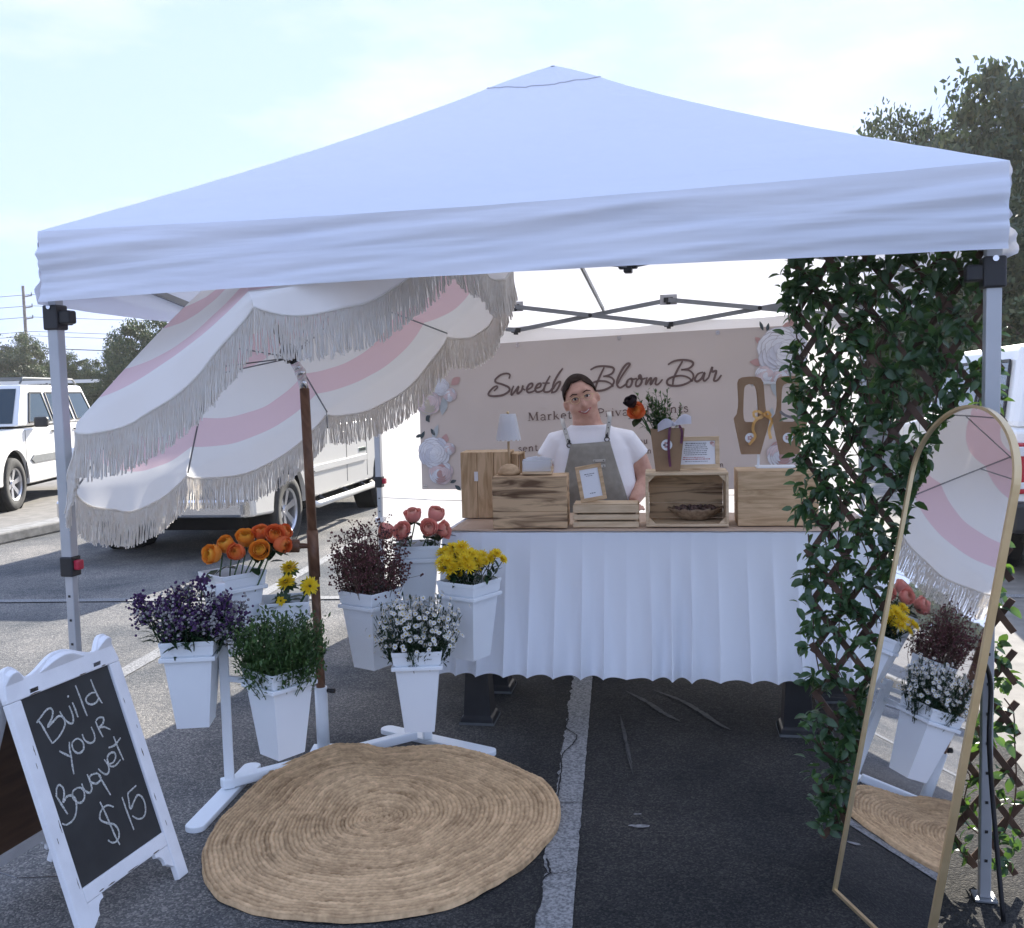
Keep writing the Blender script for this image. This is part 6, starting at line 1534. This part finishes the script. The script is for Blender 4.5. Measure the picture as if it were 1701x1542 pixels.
def tree(name, label, loc, h, w, v_, base=.12, group=None, trunk=.16):
    t = thing(name, label, 'tree', loc, 0, group); random.seed(int(loc[0]*7+loc[1])); m = MB(); hh = h*.8
    pts = [V((0, 0, -.05)), V((.1, 0, hh*.35)), V((-.05, .1, hh*.7)), V((.05, 0, hh))]; m.tube(catmull(pts, 3), [trunk*(1.2-i*.1) for i in range(10)], 8)
    for k in range(9):
        a = random.random()*6.28; z0 = hh*random.uniform(.3, .85); m.tube([V((0, 0, z0)), V((math.cos(a)*w*.2, math.sin(a)*w*.2, z0+h*.08)), V((math.cos(a)*w*.4, math.sin(a)*w*.4, z0+h*.12))], [trunk*.4, trunk*.25, trunk*.08], 5)
    m.build('trunk', M_bark, t, True)
    o = bpy.data.objects.new('crown', CR[v_]); COL.objects.link(o); o.parent = t; ch = h*(1-base); o.location = (0, 0, h*base+ch*.5); o.scale = (w, w, ch*1.02); o.rotation_euler = (0, 0, random.random()*6.28)
    return t
GR = 'tall trees behind the right side of the tent'
for i, (px, ptop, D_, w, v_, lab) in enumerate([(1448, 222, 34, 4.6, 0, 'lowest tree of the right-hand row, just over the tent\'s right slope'), (1500, 185, 31, 4.6, 1, 'second tree of the right-hand row, rounded crown above the tent slope'),
        (1572, 160, 29, 5.0, 2, 'broad tree in the middle of the right-hand row'), (1655, 95, 27, 5.6, 0, 'tallest tree of the right-hand row, cut by the photo\'s edge'),
        (1760, 60, 26, 6.5, 1, 'tree beyond the photo\'s right edge in the right-hand row'), (1610, 260, 22, 4.5, 1, 'lower dark tree in front of the tall right-hand trees'), (1720, 300, 19, 4.5, 2, 'lower dark tree nearest the white SUV on the right'), (1390, 330, 36, 5, 2, 'tree hidden mostly by the tent at the right')]):
    tp_ = at(px, ptop, D_); tree('shade_tree', lab, (tp_.x, tp_.y, 0), tp_.z*.90, w, v_, .02, GR)
GLf = 'small trees on the left skyline'
for i, (px, ptop, D_, w, v_, lab) in enumerate([(10, 572, 58, 4.8, 1, 'leafy tree at the left edge behind the white SUV'), (45, 568, 60, 4.2, 0, 'rounded tree under the utility pole on the left skyline'), (118, 596, 56, 3.2, 2, 'small tree just right of the front left tent leg'),
        (180, 592, 50, 2.8, 0, 'dark tree peeking above the striped umbrella slope'), (240, 540, 42, 3.6, 2, 'largest left tree, its crown showing between umbrella and tent'), (-60, 560, 60, 6, 2, 'tree outside the left edge of the skyline row')]):
    tp_ = at(px, ptop, D_); tree('skyline_tree', lab, (tp_.x, tp_.y, 0), tp_.z*1.02, w, v_, .02, GLf, .12)
random.seed(55); hedge = MB()
for k in range(15000):
    x = random.uniform(-95, 75); y = 75+6*nse(x*.06, 1)+random.gauss(0, 1.0); hmax = 3.2+2.2*nse(x*.12, 5)+1.0*nse(x*.5, 8); z = random.random()**.6*hmax
    d = V([random.gauss(0, 1) for _ in range(3)]).normalized(); q = d.orthogonal().normalized(); s = random.uniform(.25, .6)
    hedge.add([V((x, y, z))-d*s, V((x, y, z))+q*s*.6, V((x, y, z))+d*s, V((x, y, z))-q*s*.6], [(0, 1, 2, 3)], random.choices((0, 1, 2), (5, 2, 5))[0])
tag(hedge.build('far_treeline', LM, None, stuff=True), 'low dense line of trees along the far side of the lot', 'treeline')

# ------------------------------------------------------------------ utility pole, wires, rail
up = at(38, 475, 88); upo = thing('utility_pole', 'slender utility pole with three short arms on the left skyline', 'utility pole', (up.x, up.y, 0))
m = MB(); m.tube([V((0, 0, 0)), V((0, 0, up.z))], [.20, .13], 10); m.build('pole', M_pole, upo, True)
for k, z in enumerate((up.z-1.0, up.z-2.0, up.z-3.0)):
    m = MB(); m.tube([V((-.1, 0, z)), V((.75, 0, z+.12))], .055, 6); m.build('cross_arm', M_pole, upo)
    m = MB(); m.lathe([(.0, .3), (.05, .28), (.05, .0), (0, 0)], (.72, 0, z+.1), 8); m.build('insulator', M_greyp, upo)
for k, (z, lab) in enumerate(((up.z-.8, 'topmost power line on the left skyline'), (up.z-1.8, 'second power line from the top'), (up.z-2.8, 'third power line from the top'), (up.z-4.1, 'fourth power line, above the trees'), (up.z-4.5, 'fifth power line, just under the fourth'), (up.z-5.6, 'thick lowest communication cable of the pole'))):
    a = V((-130, 92, z+.8)); b = V((up.x+.6, 88, z)); c_ = V((40, 84, z-.4)); m = MB(); pts = []
    for p, q in ((a, b), (b, c_)):
        for i in range(12): s = i/12; pts.append(p.lerp(q, s)-Z*4*s*(1-s)*1.3)
    pts.append(c_); m.tube(pts, .028 if k < 5 else .055, 4); tag(m.build('power_line', M_blackp, None), lab, 'power line', 'power lines strung across the left sky')
ra = thing('guard_rail', 'long pale rail running behind the white SUV on the left', 'rail', (-26, 46, 0)); m = MB(); m.box((0, 0, 2.35), (34, .08, .16)); m.build('beam', M_suvp, ra)
for k in range(9): m = MB(); m.box((-16+4*k, 0, 1.15), (.10, .10, 2.3)); m.build('post', M_greyp, ra)

# ------------------------------------------------------------------ haze in the far air
hzm = bpy.data.materials.new('haze'); hzm.use_nodes = True; t = hzm.node_tree; t.nodes.clear(); o = N(t, 'ShaderNodeOutputMaterial'); pv = N(t, 'ShaderNodeVolumePrincipled')
pv.inputs['Color'].default_value = (.95, .94, .92, 1); pv.inputs['Density'].default_value = .0007; pv.inputs['Anisotropy'].default_value = .3; t.links.new(pv.outputs[0], o.inputs['Volume'])
MB().box((0, 38, 9.5), (280, 112, 21)).build('haze', hzm, None, stuff=True)
